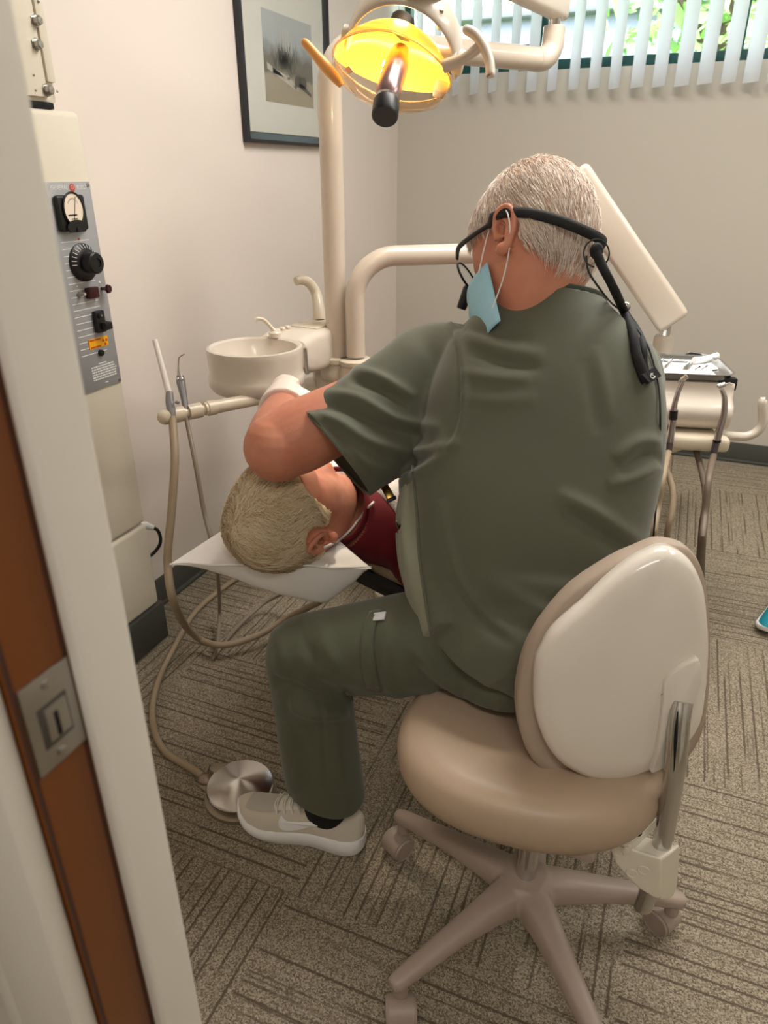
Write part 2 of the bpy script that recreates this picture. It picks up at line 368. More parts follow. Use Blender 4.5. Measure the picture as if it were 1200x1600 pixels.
# ---- outdoors
m_leaf = M('leaves', (120, 168, 88), .6, col2=(178, 210, 140), vscale=2.5); m_bark = M('bark', (96, 82, 66), .9, var=.3, vscale=20)
def tree(x, y, z0, h, r, label):
    t = thing('tree', (x, y, z0), label, 'tree', None)
    tr = MB(); tr.tube([(x, y, z0), (x+.05, y, z0+h*.5), (x, y, z0+h*.8)], [.14, .1, .05], 10, smooth=4)
    for k in range(6):
        a = k*1.05; tr.tube([(x, y, z0+h*(.35+.07*k)), (x+cos(a)*r*.5, y+sin(a)*r*.5, z0+h*(.5+.07*k)), (x+cos(a)*r*.8, y+sin(a)*r*.8, z0+h*(.58+.07*k))], [.05, .035, .015], 6, smooth=3)
    tr.build('trunk', m_bark, t)
    lf = MB(); rnd = random.Random(int(x*100)+5)
    for k in range(1700):
        d = V((rnd.gauss(0, 1), rnd.gauss(0, 1), rnd.gauss(0, 1))).normalized()*(rnd.random()**.4)
        c = V((x+d.x*r, y+d.y*r, z0+h*.68+d.z*h*.36))
        a = V((rnd.gauss(0, 1), rnd.gauss(0, 1), rnd.gauss(0, 1))).normalized(); b = perp(a, (rnd.random(), rnd.random(), .3)); s_ = rnd.uniform(.07, .13)
        lf.add([c-a*s_, c+b*s_*.5, c+a*s_, c-b*s_*.5], [(0, 1, 2, 3)])
    lf.build('foliage', m_leaf, t, flat=True)
tree(-.05, 9.2, -.6, 5.2, 1.25, 'green tree outside the left sash of the window')
tree(4.2, 8.6, -.6, 5.4, 1.7, 'green tree outside at the right end of the window')
tree(2.0, 13.5, -.6, 4.8, 1.2, 'green tree outside between the other two trees')
m_house = M('house_wall', (150, 152, 178), .8, var=.06, vscale=3); m_roof = M('house_roof', (120, 120, 130), .8)
hs = thing('house', (-1.9, 12.5, -.6), 'grey lavender house wall outside behind the left tree', 'house')
q = MB(); q.box((-1.6, 12.5, 1.3), 3.6, 2.0, 3.8); q.build('wall', m_house, hs, flat=True)
q = MB(); q.box((-1.6, 12.5, 3.28), 4.0, 2.4, .16, bev=.03); q.build('roof', m_roof, hs)
m_grass = M('lawn', (110, 140, 70), .9, var=.2, vscale=6)
q = MB(); q.box((2, 13, -.65), 30, 18, .1); g = q.build('ground', m_grass); struct(g)
w = bpy.data.worlds.new('sky'); SC.world = w; w.use_nodes = True
wn = w.node_tree; bg = wn.nodes['Background']
sk = wn.nodes.new('ShaderNodeTexSky'); sk.sky_type = 'NISHITA'; sk.sun_disc = False; sk.sun_elevation = radians(48); sk.sun_rotation = radians(150); sk.air_density = 1.4; sk.dust_density = 2.5
hs_ = wn.nodes.new('ShaderNodeHueSaturation'); hs_.inputs['Saturation'].default_value = .35; wn.links.new(sk.outputs[0], hs_.inputs['Color']); wn.links.new(hs_.outputs[0], bg.inputs[0]); bg.inputs[1].default_value = 1.25
# ---- lights the room has: two ceiling troffers, one in the hallway
m_tube = M('troffer_diffuser', (255, 250, 240), .5, emit=(255, 242, 224), estr=1.0)
def troffer(c, sx, sy, watts, label):
    t = thing('ceiling_light', (c[0], c[1], ZC-.03), label, 'ceiling light')
    f_ = MB()
    for dx, dy, ax, ay in ((0, sy/2, sx+.04, .03), (0, -sy/2, sx+.04, .03), (sx/2, 0, .03, sy+.04), (-sx/2, 0, .03, sy+.04)): f_.box((c[0]+dx, c[1]+dy, ZC-.012), ax, ay, .022, bev=.004)
    f_.build('frame', m_trim, t)
    d = MB(); d.box((c[0], c[1], ZC-.006), sx-.02, sy-.02, .008); d.build('diffuser', m_tube, t)
    l = bpy.data.lights.new('tube', 'AREA'); l.shape = 'RECTANGLE'; l.size = sx-.05; l.size_y = sy-.05; l.energy = watts; l.color = (1, .965, .92)
    o = bpy.data.objects.new('tube_lamp', l); COL.objects.link(o); o.parent = t; o.location = (0, 0, .018-.012)
    return t
troffer((-.1, 1.9), 1.2, .6, 30, 'flush white ceiling light above the dental chair')
troffer((1.35, 2.2), .6, 1.2, 16, 'flush white ceiling light over the right of the room')
troffer((.3, -.6), 1.2, .3, 14, 'narrow white ceiling light in the hallway')
SC.view_settings.view_transform = 'Standard'; SC.view_settings.look = 'None'; SC.view_settings.gamma = 1; SC.view_settings.exposure = 0.4
SC.view_settings.use_curve_mapping = False
cam_d.dof.use_dof = True; cam_d.dof.focus_distance = 1.35; cam_d.dof.aperture_fstop = 7.0
# ================================================================== X-RAY CONTROL COLUMN ON THE LEFT WALL
m_cream = M('cream_enamel', (222, 214, 196), .35, coat=.3)
m_almond = M('almond_plastic', (214, 203, 189), .3, coat=.35)
m_almond2 = M('almond_plastic_warm', (212, 199, 177), .32, coat=.3)
m_silver = M('silver_panel', (172, 174, 178), .38, .35)
m_white = M('white_print', (236, 236, 232), .6)
m_red = M('red_emblem', (196, 78, 74), .5)
m_meter = M('meter_face', (238, 226, 206), .5)
m_ruby = M('ruby_switch', (58, 16, 22), .25)
m_yellow = M('warning_yellow', (240, 178, 24), .5)
m_redor = M('warning_red', (196, 60, 20), .5)
m_cgl = M('meter_glass', (255, 255, 255), .03, trans=1.0, ior=1.1)
XC = -1.322
def pc(u, v, o=0.0): p = onx(u, v, XC); return V((XC+o, p.y, p.z))
yr = pc(187, 560).y; yl = yr-.235; zt = pc(100, 172).z
xr = thing('xray_control_column', ((XL+XC)/2, (yl+yr)/2, 0), 'tall cream x-ray control column with a grey meter panel on the left wall', 'x-ray machine')
zs = pc(215, 825).z
b = MB(); b.box(((XL+XC)/2, (yl+yr)/2, (zs+zt)/2+.001), XC-XL, yr-yl, zt-zs-.002, bev=.014, seg=4); b.build('column_body', m_cream, xr)
zk = pc(230, 955).z
b = MB(); b.box(((XL+XC)/2+.001, (yl+yr)/2, (zs+zk)/2), XC-XL+.002, yr-yl+.003, zs-zk-.002, bev=.012, seg=3); b.build('lower_body', m_cream, xr)
b = MB(); b.box(((XL+XC)/2+.006, (yl+yr)/2+.004, zk/2), XC-XL+.006, yr-yl+.014, zk, bev=.003); b.build('plinth', m_base, xr)
# panel
zp1 = pc(110, 284).z; zp0 = pc(166, 604).z; yp1 = pc(165, 450).y; ypc = yp1-.078; ypw = .156
pn = MB(); pn.box((XC+.0015, ypc, (zp0+zp1)/2), .003, ypw, zp1-zp0, bev=.001); pan = pn.build('control_panel', m_silver, xr); pan['label'] = 'brushed grey control panel'
# (u,v) -> panel coordinates: s across (-.5..+.5, + toward the room's back wall), z
PY = (0, 1, 0); PZ = (0, 0, 1)
def at(u, v, o=.003):
    p = pc(u, v); return V((XC+o, p.y, p.z))
def sub(name, mb, mat, label=None):
    o = mb.build(name, mat, pan)
    if label: o['label'] = label
    return o
yc_ = ypc
t1 = at(112, 293); sub('emblem', MB().lathe((XC+.003, t1.y-.002, t1.z), (1, 0, 0), [(.0085, 0), (.0085, .0006), (.0001, .0007)], 24), m_red, 'round red maker emblem')
e2 = MB(); e2.tube([(XC+.0038, t1.y-.002+cos(k*.55)*.0055*(1-.05*k), t1.z+sin(k*.55)*.0055*(1-.05*k)) for k in range(14)], .0005, 5); sub('emblem_script', e2, m_white)
text('GENERAL', .012, (XC+.0032, t1.y-.040, t1.z), PY, PZ, m_white, pan); text('ELECTRIC', .012, (XC+.0032, t1.y+.038, t1.z), PY, PZ, m_white, pan)
# meter
t = at(117, 333); q = MB(); zm1 = at(113, 304, .013).z; zm0 = at(119, 360, .013).z; zc0 = (zm0+zm1)/2; t.y = ypc+.002
q.box((XC+.0085, t.y-.002, zc0), .013, .086, zm1-zm0, bev=.009, seg=3); sub('meter_case', q, m_black, 'black square meter case')
q = MB(); ring_ = [V((XC+0.0155, t.y-.002+cos(a)*.029, zc0+.008+sin(a)*.034)) for a in [2*pi*k/40 for k in range(40)]]
q.prism(ring_, (.002, 0, 0)); sub('meter_face', q, m_meter)
q = MB(); q.tube([V((XC+0.0178, t.y-.002+cos(a)*.030, zc0+.008+sin(a)*.035)) for a in [2*pi*k/40 for k in range(40)]], .0022, 8, closed=True); sub('meter_bezel', q, m_black)
q = MB(); q.prism([V((XC+0.0172, t.y-.002+cos(a)*.030, zc0-.028+max(0, sin(a))*.016-.002)) for a in [pi*k/20 for k in range(21)]]+[V((XC+0.0172, t.y-.002-.022, zc0-.040)), V((XC+0.0172, t.y-.002+.022, zc0-.040))], (.004, 0, 0)); q.lathe((XC+.021, t.y-.002, zc0-.034), (1, 0, 0), [(.0055, 0), (.0055, .003), (.001, .0036)], 16); sub('meter_cover', q, m_black)
q = MB(); q.tube([(XC+0.0182, t.y-.006, zc0-.016), (XC+0.0182, t.y+.008, zc0+.034)], .0006, 5)
for k in range(11):
    a = radians(50+8*k); q.tube([(XC+0.0179, t.y-.002+cos(a)*.021, zc0-.004+sin(a)*.032), (XC+0.0179, t.y-.002+cos(a)*.023, zc0-.004+sin(a)*.036)], .0004, 4)
q.box((XC+0.0178, t.y-.008, zc0-.004), .0006, .026, .0028); q.box((XC+0.0178, t.y-.004, zc0-.012), .0006, .018, .0018); sub('needle', q, m_dark)
# printed lines
ln = MB()
for k in range(26):
    z = zc0-.060-k*.0152
    if z < zp0+.075: break
    ln.box((XC+.0032, ypc+.002, z), .0005, .086, .0015)
sub('printed_lines', ln, m_white)
# dial
t = at(128, 410); q = MB(); q.lathe((XC+.003, t.y, t.z), (1, 0, 0), [(.043, 0), (.043, .004), (.030, .014), (.022, .015), (.022, .020), (.024, .021), (.024, .040), (.021, .043), (.012, .0435), (.012, .041), (.002, .041)], 40); sub('dial', q, m_black, 'black rotary dial with white ticks')
q = MB()
for k in range(12):
    a = radians(30+k*14); d = V((0, cos(a), sin(a))); n_ = V((.8, cos(a)*.6, sin(a)*.6)).normalized(); c = V((XC+.0128, t.y, t.z))+d*.0365
    q.box(c, .0006, .0016, .011, X=n_, Y=n_.cross(d), Z=(d-n_*d.dot(n_)).normalized())
sub('dial_ticks', q, m_white)
sub('dial_mark', MB().lathe((XC+.003, t.y, t.z+.051), (1, 0, 0), [(.003, 0), (.003, .0006), (0, .0007)], 12), m_red)
# switches
t = at(139, 457); q = MB(); q.box((XC+.010, t.y, t.z), .016, .034, .026, bev=.004, seg=3); sub('rocker_switch', q, m_ruby, 'dark red rocker switch')
q = MB(); q.tube([(XC+.003, t.y+.040, t.z+.004), (XC+.014, t.y+.040, t.z+.004), (XC+.020, t.y+.042, t.z+.004), (XC+.026, t.y+.043, t.z+.004)], [.004, .004, .011, .009], 14); sub('indicator_lamp', q, m_ruby)
q = MB(); q.tube([(XC+.003, t.y-.036, t.z), (XC+.010, t.y-.036, t.z)], [.007, .006], 6); q.tube([(XC+.010, t.y-.036, t.z), (XC+.024, t.y-.038, t.z+.003)], [.002, .0035], 8); sub('toggle', q, m_steel)
for s_ in (-1, 1): sub('rivet', MB().lathe((XC+.003, t.y+s_*.037, t.z+.019), (1, 0, 0), [(.003, 0), (.002, .0018), (0, .002)], 10), m_white)
t = at(151, 502); q = MB(); q.box((XC+.009, t.y, t.z), .013, .030, .052, bev=.003); q.box((XC+.021, t.y+.007, t.z-.010), .022, .024, .018, bev=.003); q.lathe((XC+.012, t.y-.006, t.z+.016), (1, 0, 0), [(.006, 0), (.006, .012), (.003, .013)], 14); sub('lever_switch', q, m_black, 'black lever switch')
sub('switch_pin', MB().lathe((XC+.024, t.y-.006, t.z+.016), (1, 0, 0), [(.0035, 0), (.002, .002), (0, .0022)], 12), m_steel)
t = at(152, 535); q = MB(); q.box((XC+.0034, t.y, t.z), .0009, .066, .024); wl = sub('warning_label', q, m_yellow, 'yellow radiation warning label')
q = MB()
for z_, w_ in ((.0085, .036), (-.0085, .034)): q.box((XC+.0042, t.y-.010, t.z+z_), .0006, w_, .003)
q.box((XC+.0042, t.y-.0320, t.z), .0006, .0014, .024); sub('label_lines', q, m_redor)
q = MB()
for k in range(3):
    a0 = radians(90+120*k-28+180); o_ = V((XC+.0042, t.y+.022, t.z-.001)); q.prism([o_+V((0, cos(a0+radians(j*14))*r_, sin(a0+radians(j*14))*r_)) for r_, js in ((.0022, range(5)), (.0085, range(4, -1, -1))) for j in js], (.0006, 0, 0))
sub('trefoil', q, m_redor)
t = at(155, 551); sub('push_button', MB().lathe((XC+.003, t.y, t.z), (1, 0, 0), [(.008, 0), (.008, .006), (.006, .009), (0, .0095)], 16), m_black)
t = at(161, 580); q = MB(); rnd = random.Random(4)
q.box((XC+.0033, t.y, t.z+.022), .0005, .026, .0024)
for k in range(6):
    y_ = -.040
    while y_ < .038:
        w_ = rnd.uniform(.004, .011); q.box((XC+.0033, t.y+y_+w_/2, t.z+.016-k*.0062), .0005, w_, .0030); y_ += w_+.0018
q.box((XC+.0033, t.y+.004, zp0+.012), .0005, .012, .0018)
sub('small_print', q, m_white)
for yy, zz in ((.5, .5), (-.5, .5), (.5, -.5), (-.5, -.5)):
    q = MB(); q.lathe((XC+.003, ypc+yy*(ypw-.014), (zp0+zp1)/2+zz*(zp1-zp0-.014)), (1, 0, 0), [(.0048, 0), (.0044, .0016), (.001, .0024)], 14); sub('screw', q, m_steel)
# bracket above
wb_z0 = pc(70, 160).z; wb_y1 = pc(93, 150).y; wb = thing('wall_bracket', ((XL+XC)/2, wb_y1-.09, wb_z0), 'cream metal arm bracket with three bolts above the x-ray column', 'bracket')
b = MB(); b.box(((XL+XC)/2-.004, wb_y1-.10, wb_z0+.30), XC-XL-.008, .20, .60, bev=.008); b.build('bracket_body', m_cream, wb)
b = MB(); b.box((XC-.002, wb_y1-.12, wb_z0+.31), .006, .175, .60, bev=.0015); b.build('cover_plate', m_cream, wb)
b = MB(); b.box((XC-.005, wb_y1-.013, wb_z0+.33), .008, .022, .58, bev=.002); b.build('side_channel', m_cream, wb)
b = MB(); b.box((XC-.045, wb_y1-.07, wb_z0-.005), .08, .11, .012, bev=.002); b.build('foot', m_dark, wb)
for u, v in ((57, 33), (58, 70), (75, 141)):
    p = pc(u, v); q = MB(); q.lathe((XC+.001, p.y-.004, p.z), (1, 0, 0), [(.0125, 0), (.0125, .002), (.0095, .002), (.009, .012), (.007, .014), (0, .0145)], 6 if v < 100 else 24); q.build('bolt', m_steel, wb)
for u, v in ((60, 2), (52, 117), (55, 141), (89, 143)):
    p = pc(u, v); q = MB(); q.lathe((XC+.001, p.y, p.z), (1, 0, 0), [(.003, 0), (.002, .0015), (0, .002)], 10); q.build('rivet', m_steel, wb)
# cord at the bottom of the column
pcb = onx(231, 822, -1.39)
pw = thing('power_cord', (pcb.x, pcb.y, pcb.z-.12), 'short black cord with a white plug beside the x-ray column', 'cord')
q = MB(); q.tube([V((-1.40, pcb.y-.03, pcb.z+.012)), V((-1.395, pcb.y-.005, pcb.z+.004)), V((-1.39, pcb.y+.018, pcb.z-.014))], [.012, .012, .008], 12); q.build('plug', m_white, pw)
q = MB(); q.tube([V((-1.39, pcb.y+.015, pcb.z-.012)), V((-1.388, pcb.y+.036, pcb.z-.03)), V((-1.388, pcb.y+.044, pcb.z-.06)), V((-1.39, pcb.y+.036, pcb.z-.085)), V((-1.40, pcb.y+.010, pcb.z-.105)), V((-1.41, pcb.y-.03, pcb.z-.11))], .0055, 10, smooth=5); q.build('cable', m_black, pw)
# ================================================================== FRAMED PICTURE
m_frame = M('black_frame', (34, 35, 38), .35, coat=.1); m_mat = M('mat_board', (216, 214, 204), .8)
def dune():
    m = M('beach_print', (150, 145, 130), .7); nt = m.nt; N = nt.nodes.new; L = nt.links.new
    sp_ = N('ShaderNodeSeparateXYZ'); L(m.tc.outputs['Generated'], sp_.inputs[0])
    ns = N('ShaderNodeTexNoise'); ns.inputs['Scale'].default_value = 7; ns.inputs['Detail'].default_value = 6; L(m.tc.outputs['Generated'], ns.inputs['Vector'])
    a = N('ShaderNodeMath'); a.operation = 'MULTIPLY_ADD'; L(ns.outputs[0], a.inputs[0]); a.inputs[1].default_value = .22; L(sp_.outputs[2], a.inputs[2])
    r = N('ShaderNodeValToRGB'); e = r.color_ramp.elements
    e[0].position = 0; e[0].color = lin((158, 148, 128)); e[1].position = 1.0; e[1].color = lin((176, 180, 180))
    for p_, c_ in ((.40, (160, 150, 130)), (.46, (112, 106, 92)), (.62, (112, 108, 96)), (.70, (136, 138, 134)), (.80, (168, 174, 174))):
        k = e.new(p_); k.color = lin(c_)
    L(a.outputs[0], r.inputs[0]); L(r.outputs[0], m.b.inputs['Base Color']); return m
m_print = dune()
xw = XL+.004
pf0 = onx(381, 222, xw); pf1 = onx(513, 217, xw); zb_ = pf0.z; y0, y1 = pf0.y, pf1.y; ph = 1.02*(y1-y0)*1.0+.08; zt_ = zb_+.86
pf = thing('framed_picture', (XL, (y0+y1)/2, zb_), 'black framed beach grass photograph with a pale mat on the left wall', 'picture')
fw = .034; f_ = MB(); prof = [(0, 0), (0, .020), (.010, .024), (.022, .018), (.034, .010), (.034, 0)]
cs = [(y0, zb_), (y1, zb_), (y1, zt_), (y0, zt_)]; rings = []
cyz = ((y0+y1)/2, (zb_+zt_)/2)
for (yy, zz) in cs:
    sy = 1 if yy < cyz[0] else -1; sz = 1 if zz < cyz[1] else -1
    rings.append([V((XL+.002+h_, yy+sy*w_, zz+sz*w_)) for w_, h_ in prof])
f_.loft(rings, closed=True); f_.build('frame', m_frame, pf, sharp=20)
q = MB(); q.box((XL+.006, cyz[0], cyz[1]), .006, y1-y0-.05, zt_-zb_-.05); q.build('mat_board', m_mat, pf, flat=True)
pa = onx(404, 15, XL+.01); pb = onx(490, 168, XL+.01); pcn = onx(420, 166, XL+.01)
q = MB(); yA, yB_ = (pa.y+pcn.y)/2, pb.y; zA = pb.z-.004; zB = pa.z+.01
q.box((XL+.0095, (yA+yB_)/2, (zA+zB)/2), .0012, yB_-yA, zB-zA); pr = q.build('print', m_print, pf, flat=True)
m_grassp = M('print_grass', (84, 80, 68), .7); m_drift = M('print_driftwood', (186, 180, 168), .7); m_tuft = M('print_tuft', (82, 78, 70), .7)
q = MB(); rnd = random.Random(3); W_ = yB_-yA; H_ = zB-zA
def pp(s_, t_, o=.0105): return V((XL+o, yA+s_*W_, zA+t_*H_))
for k in range(70):
    s0 = rnd.gauss(.42, .10); t0 = .40+rnd.uniform(-.04, .1); l_ = rnd.uniform(.1, .3); s1 = s0+rnd.uniform(-.12, .12); w_ = .008
    q.add([pp(s0-w_, t0), pp(s0+w_, t0), pp(s1, t0+l_)], [(0, 1, 2)])
q.build('print_grass', m_grassp, pr, flat=True)
q = MB()
for k in range(5):
    s0 = .33+k*.055; q.add([pp(s0-.006, .60, .0108), pp(s0+.006, .60, .0108), pp(s0+.008, .86, .0108), pp(s0-.01, .88-.02*k, .0108)], [(0, 1, 2, 3)])
for (a_, b_, w_) in (((.05, .40), (.62, .20), .035), ((.15, .36), (.5, .30), .03), ((.45, .32), (.66, .18), .03)):
    q.add([pp(a_[0], a_[1]-w_, .0108), pp(b_[0], b_[1]-w_*.5, .0108), pp(b_[0], b_[1]+w_*.5, .0108), pp(a_[0], a_[1]+w_, .0108)], [(0, 1, 2, 3)])
q.build('print_driftwood', m_drift, pr, flat=True)
q = MB(); q.add([pp(.72+cos(a)*.13, .29+sin(a)*.075+.02*sin(3*a), .0109) for a in [2*pi*k/18 for k in range(18)]], [tuple(range(18))]); q.add([pp(.66, .24, .0109), pp(.95, .13, .0109), pp(.95, .17, .0109), pp(.74, .28, .0109)], [(0, 1, 2, 3)]); q.build('print_tuft', m_tuft, pr, flat=True)  # dark grey tuft and strip, part of the printed picture
m_pgl = M('picture_glass', (255, 255, 255), .03, trans=1.0, ior=1.12)
q = MB(); q.box((XL+.0132, cyz[0], cyz[1]), .0016, y1-y0-.055, zt_-zb_-.055); q.build('glass', m_pgl, pf, flat=True)
# ================================================================== DENTAL UNIT WITH SPITTOON
ZR = .885
bc = onz(398, 543, ZR); be = onz(520, 503, ZR); e1 = (be-bc); e1.z = 0; Lb = e1.length; e1.normalize(); e2 = V((-e1.y, e1.x, 0))
pole = dep(527, 560, 2.12); pole2 = dep(556, 556, 2.08)
du = thing('cuspidor_unit', (bc.x, bc.y, 0), 'almond porcelain spittoon unit between the left wall and the headrest', 'dental unit')
rb = .128
q = MB(); q.lathe((bc.x, bc.y, ZR-.105), (0, 0, 1), [(.02, -.014), (.098, -.012), (.118, -.002), (.127, .012), (.129, .028), (.1265, .036), (.1245, .041), (.124, .06), (.1255, .090), (.1265, .100), (rb-.003, .108), (rb-.010, .110), (rb-.017, .105), (rb-.022, .085), (.085, .042), (.03, .024), (.001, .022)], 48); q.build('bowl', m_almond, du)
def bx(t, s_, z): return bc+e1*t+e2*s_+V((0, 0, z-ZR))
rings = []
for t, w, zt2, zb2 in ((.112, .070, -.012, -.075), (.122, .082, .002, -.085), (.16, .082, .012, -.10), (.22, .080, .012, -.105), (Lb-.03, .075, .012, -.115), (Lb-.008, .070, .004, -.112), (Lb, .058, -.012, -.10)):
    o = []
    zc2 = (zt2+zb2)/2; hh2 = (zt2-zb2)/2
    for j in range(28):
        th = 2*pi*j/28; o.append(bx(t, math.copysign(abs(cos(th))**.35, cos(th))*w, ZR+zc2+math.copysign(abs(sin(th))**.35, sin(th))*hh2))
    rings.append(o)
q = MB(); q.loft(rings); q.build('body', m_almond, du)
q = MB(); q.box(bx((Lb+.14)/2+.05, 0, ZR+.0125), Lb-.22, .10, .004, X=e1, Y=e2, bev=.0018); q.build('top_recess', m_almond2, du)
sp0 = bx(Lb-.06, .01, ZR+.012); dd = pole-pole
def spt(u, v, t): return dep(u, v, t)
tS = (sp0-CAM).dot(_F)
q = MB(); pu, pv, _ = proj(sp0)
q.tube([sp0, dep(pu-2, pv-22, tS), dep(pu-6, pv-44, tS), dep(pu-17, pv-60, tS-.02), dep(pu-29, pv-64, tS-.04), dep(pu-37, pv-62, tS-.05)], [.020, .018, .0155, .0145, .0135, .0125], 20, smooth=5); q.build('spout', m_almond2, du)
q = MB(); q.lathe(sp0-V((0, 0, .001)), (0, 0, 1), [(.025, 0), (.025, .004), (.021, .006)], 24); q.build('spout_ring', m_almond, du)
f0 = bx(.122, .018, ZR+.008); pu, pv, tf = proj(f0)
q = MB(); q.lathe(f0-V((0, 0, .004)), (0, 0, 1), [(.018, 0), (.018, .012), (.014, .016), (0, .017)], 20); q.build('filler_base', m_almond, du)
q = MB(); q.tube([f0+V((0, 0, .01)), dep(pu-8, pv-14, tf-.01), dep(pu-18, pv-24, tf-.02), dep(pu-28, pv-26, tf-.03), dep(pu-32, pv-22, tf-.03)], [.006, .0052, .005, .005, .005], 12, smooth=5); q.build('filler_tap', m_almond2, du)
for k in range(3):
    p_ = bx(.148+.026*k, .030, ZR+.015); q = MB(); q.lathe(p_, (0, 0, 1), [(.0095, -.003), (.0095, .003), (.007, .006), (0, .0065)], 16); q.build('button', m_almond2, du)
q = MB(); q.cyl(bx(.11, -.086, ZR-.015), bx(.105, -.092, ZR-.085), .005, 10); q.build('side_lever', m_steel, du)
# pole sockets, deck and pedestal
dk = (pole+pole2)/2; zd = pole.z-.055
for nm, p_ in (('pole_socket', pole), ('post_socket', pole2)):
    q = MB(); q.lathe((p_.x, p_.y, zd), (0, 0, 1), [(.050, 0), (.052, .02), (.046, .034), (.046, .044), (.050, .048), (.050, .060), (.044, .064)], 32); q.build(nm, m_almond2, du)
mid = bx(Lb-.10, 0, .70)
q = MB(); q.cyl(bx(Lb-.06, 0, ZR-.11), bx(Lb-.06, 0, ZR-.19), .036, 24); q.build('neck', m_almond, du)
q = MB(); q.tube([bx(Lb-.10, -.02, ZR-.175), V((dk.x, dk.y, zd-.01)), V((dk.x+.12, dk.y-.03, zd-.02))], [.062, .066, .060], 24, flat=.55, ref=(0, 0, 1)); q.lathe(bx(Lb-.06, -.01, ZR-.20), (0, 0, 1), [(.075, 0), (.08, .012), (.075, .03), (.04, .034)], 32); q.build('deck', m_almond2, du)
q = MB(); q.tube([V((dk.x, dk.y, zd-.02)), V((dk.x+.10, dk.y+.03, zd-.10)), V((dk.x+.155, dk.y+.05, zd-.25)), V((dk.x+.16, dk.y+.05, .03))], [.055, .055, .058, .062], 24, smooth=6); q.lathe((dk.x+.16, dk.y+.05, 0), (0, 0, 1), [(.09, 0), (.09, .02), (.08, .03), (.06, .04)], 32); q.build('pedestal', m_almond2, du)
# holder bar under the bowl
ZH = .775
hb0 = onz(392, 625, ZH); hb1 = onz(256, 652, ZH); hd = (hb0-hb1).normalized()
q = MB(); q.tube([hb0+hd*.06, hb1+hd*.105], .0165, 20); q.build('holder_arm', m_almond2, du)
q = MB(); rr = .0185
q.tube([hb1+hd*.135, hb1+hd*.133, hb1+hd*.112, hb1+hd*.110], [rr-.004, rr, rr, rr-.004], 24); q.tube([hb1+hd*.095, hb1+hd*.062], rr, 24); q.tube([hb1+hd*.050, hb1+hd*.022], rr, 24)
q.tube([hb1+hd*.012, hb1, hb1-hd*.010, hb1-hd*.016], [rr, rr, rr*.75, rr*.2], 24); q.tube([hb1+hd*.132, hb1], rr*.62, 16); q.build('holder_bar', m_almond2, du)
m_hose = M('hose_tan', (158, 140, 116), .45); m_hose2 = M('hose_grey', (140, 128, 112), .45); m_grey = M('grey_grip', (150, 148, 150), .35, .6); m_tip = M('white_tip', (232, 226, 220), .4)
tH = proj(hb1)[2]
# suction handpiece
sa = hb1+hd*.017; u0, v0, _ = proj(sa)
se = thing('saliva_ejector', sa, 'saliva ejector with long white straight tip in the holder under the spittoon', 'handpiece')
q = MB(); q.tube([dep(u0-2, v0-38, tH), dep(u0-1, v0-20, tH), dep(u0+2, v0-6, tH), dep(u0+4, v0+6, tH)], [.0085, .0105, .0098, .008], 16, smooth=4); q.build('grip', m_grey, se)
q = MB(); q.tube([dep(242, 531, tH-.005), dep(u0-3, v0-36, tH)], [.0060, .0076], 14); q.tube([dep(242, 531, tH-.005), dep(242.3, 532, tH-.005)], [.0045, .006], 14); q.build('tip', m_tip, se)
q = MB(); q.cyl(dep(u0+8, v0-22, tH-.012), dep(u0+13, v0-20, tH-.012), .004, 10); q.build('valve', m_grey, se)
def hose(name, pts, r, mat, parent=None, label=None, cat='hose'):
    q = MB(); q.tube(pts, r, 12, smooth=8); o = q.build(name, mat, parent)
    if label: tag(o, label, cat)
    return o
kx = dep(470, 965, 1.75)
hose('hose', [dep(u0+3, v0+2, tH), dep(273, 720, 1.66), dep(268, 800, 1.66), dep(262, 880, 1.66), dep(275, 950, 1.67), onz(305, 994, .075), onz(345, 1008, .05), onz(400, 994, .05), onz(450, 965, .08), dep(500, 940, 2.05)], .0098, m_hose, se)
# air water syringe
sb = hb1+hd*.056; u1, v1, _ = proj(sb)
aw = thing('air_water_syringe', sb, 'chrome air water syringe with bent tip in the holder under the spittoon', 'handpiece')
t2 = proj(sb)[2]
q = MB(); q.tube([dep(u1-9, v1-58, t2), dep(u1-8, v1-48, t2), dep(u1-4, v1-28, t2), dep(u1, v1-4, t2), dep(u1+1, v1+8, t2)], [.0085, .0108, .0085, .0072, .006], 16, smooth=4); q.build('grip', m_grey, aw)
q = MB(); q.tube([dep(u1-11, v1-58, t2), dep(u1-12, v1-68, t2), dep(u1-11.5, v1-84, t2), dep(u1-9, v1-88, t2), dep(u1-2, v1-92, t2)], [.0042, .0022, .0019, .0018, .0016], 10, smooth=4); q.build('tip', m_chrome, aw)
for du_ in (-13, -6):
    q = MB(); q.sphere(dep(u1+du_, v1-53, t2-.012), .0042, n=12); q.build('button', m_chrome, aw)
hose('hose', [dep(u1, v1+6, t2), dep(u1+14, 720, 1.70), dep(319, 800, 1.72), dep(338, 880, 1.74), onz(343, 950, .08), onz(340, 1005, .035), onz(333, 1028, .010), onz(338, 1022, .010), onz(362, 990, .012), onz(392, 960, .03), onz(425, 935, .06), dep(480, 915, 2.2)], .0056, m_hose2, aw)
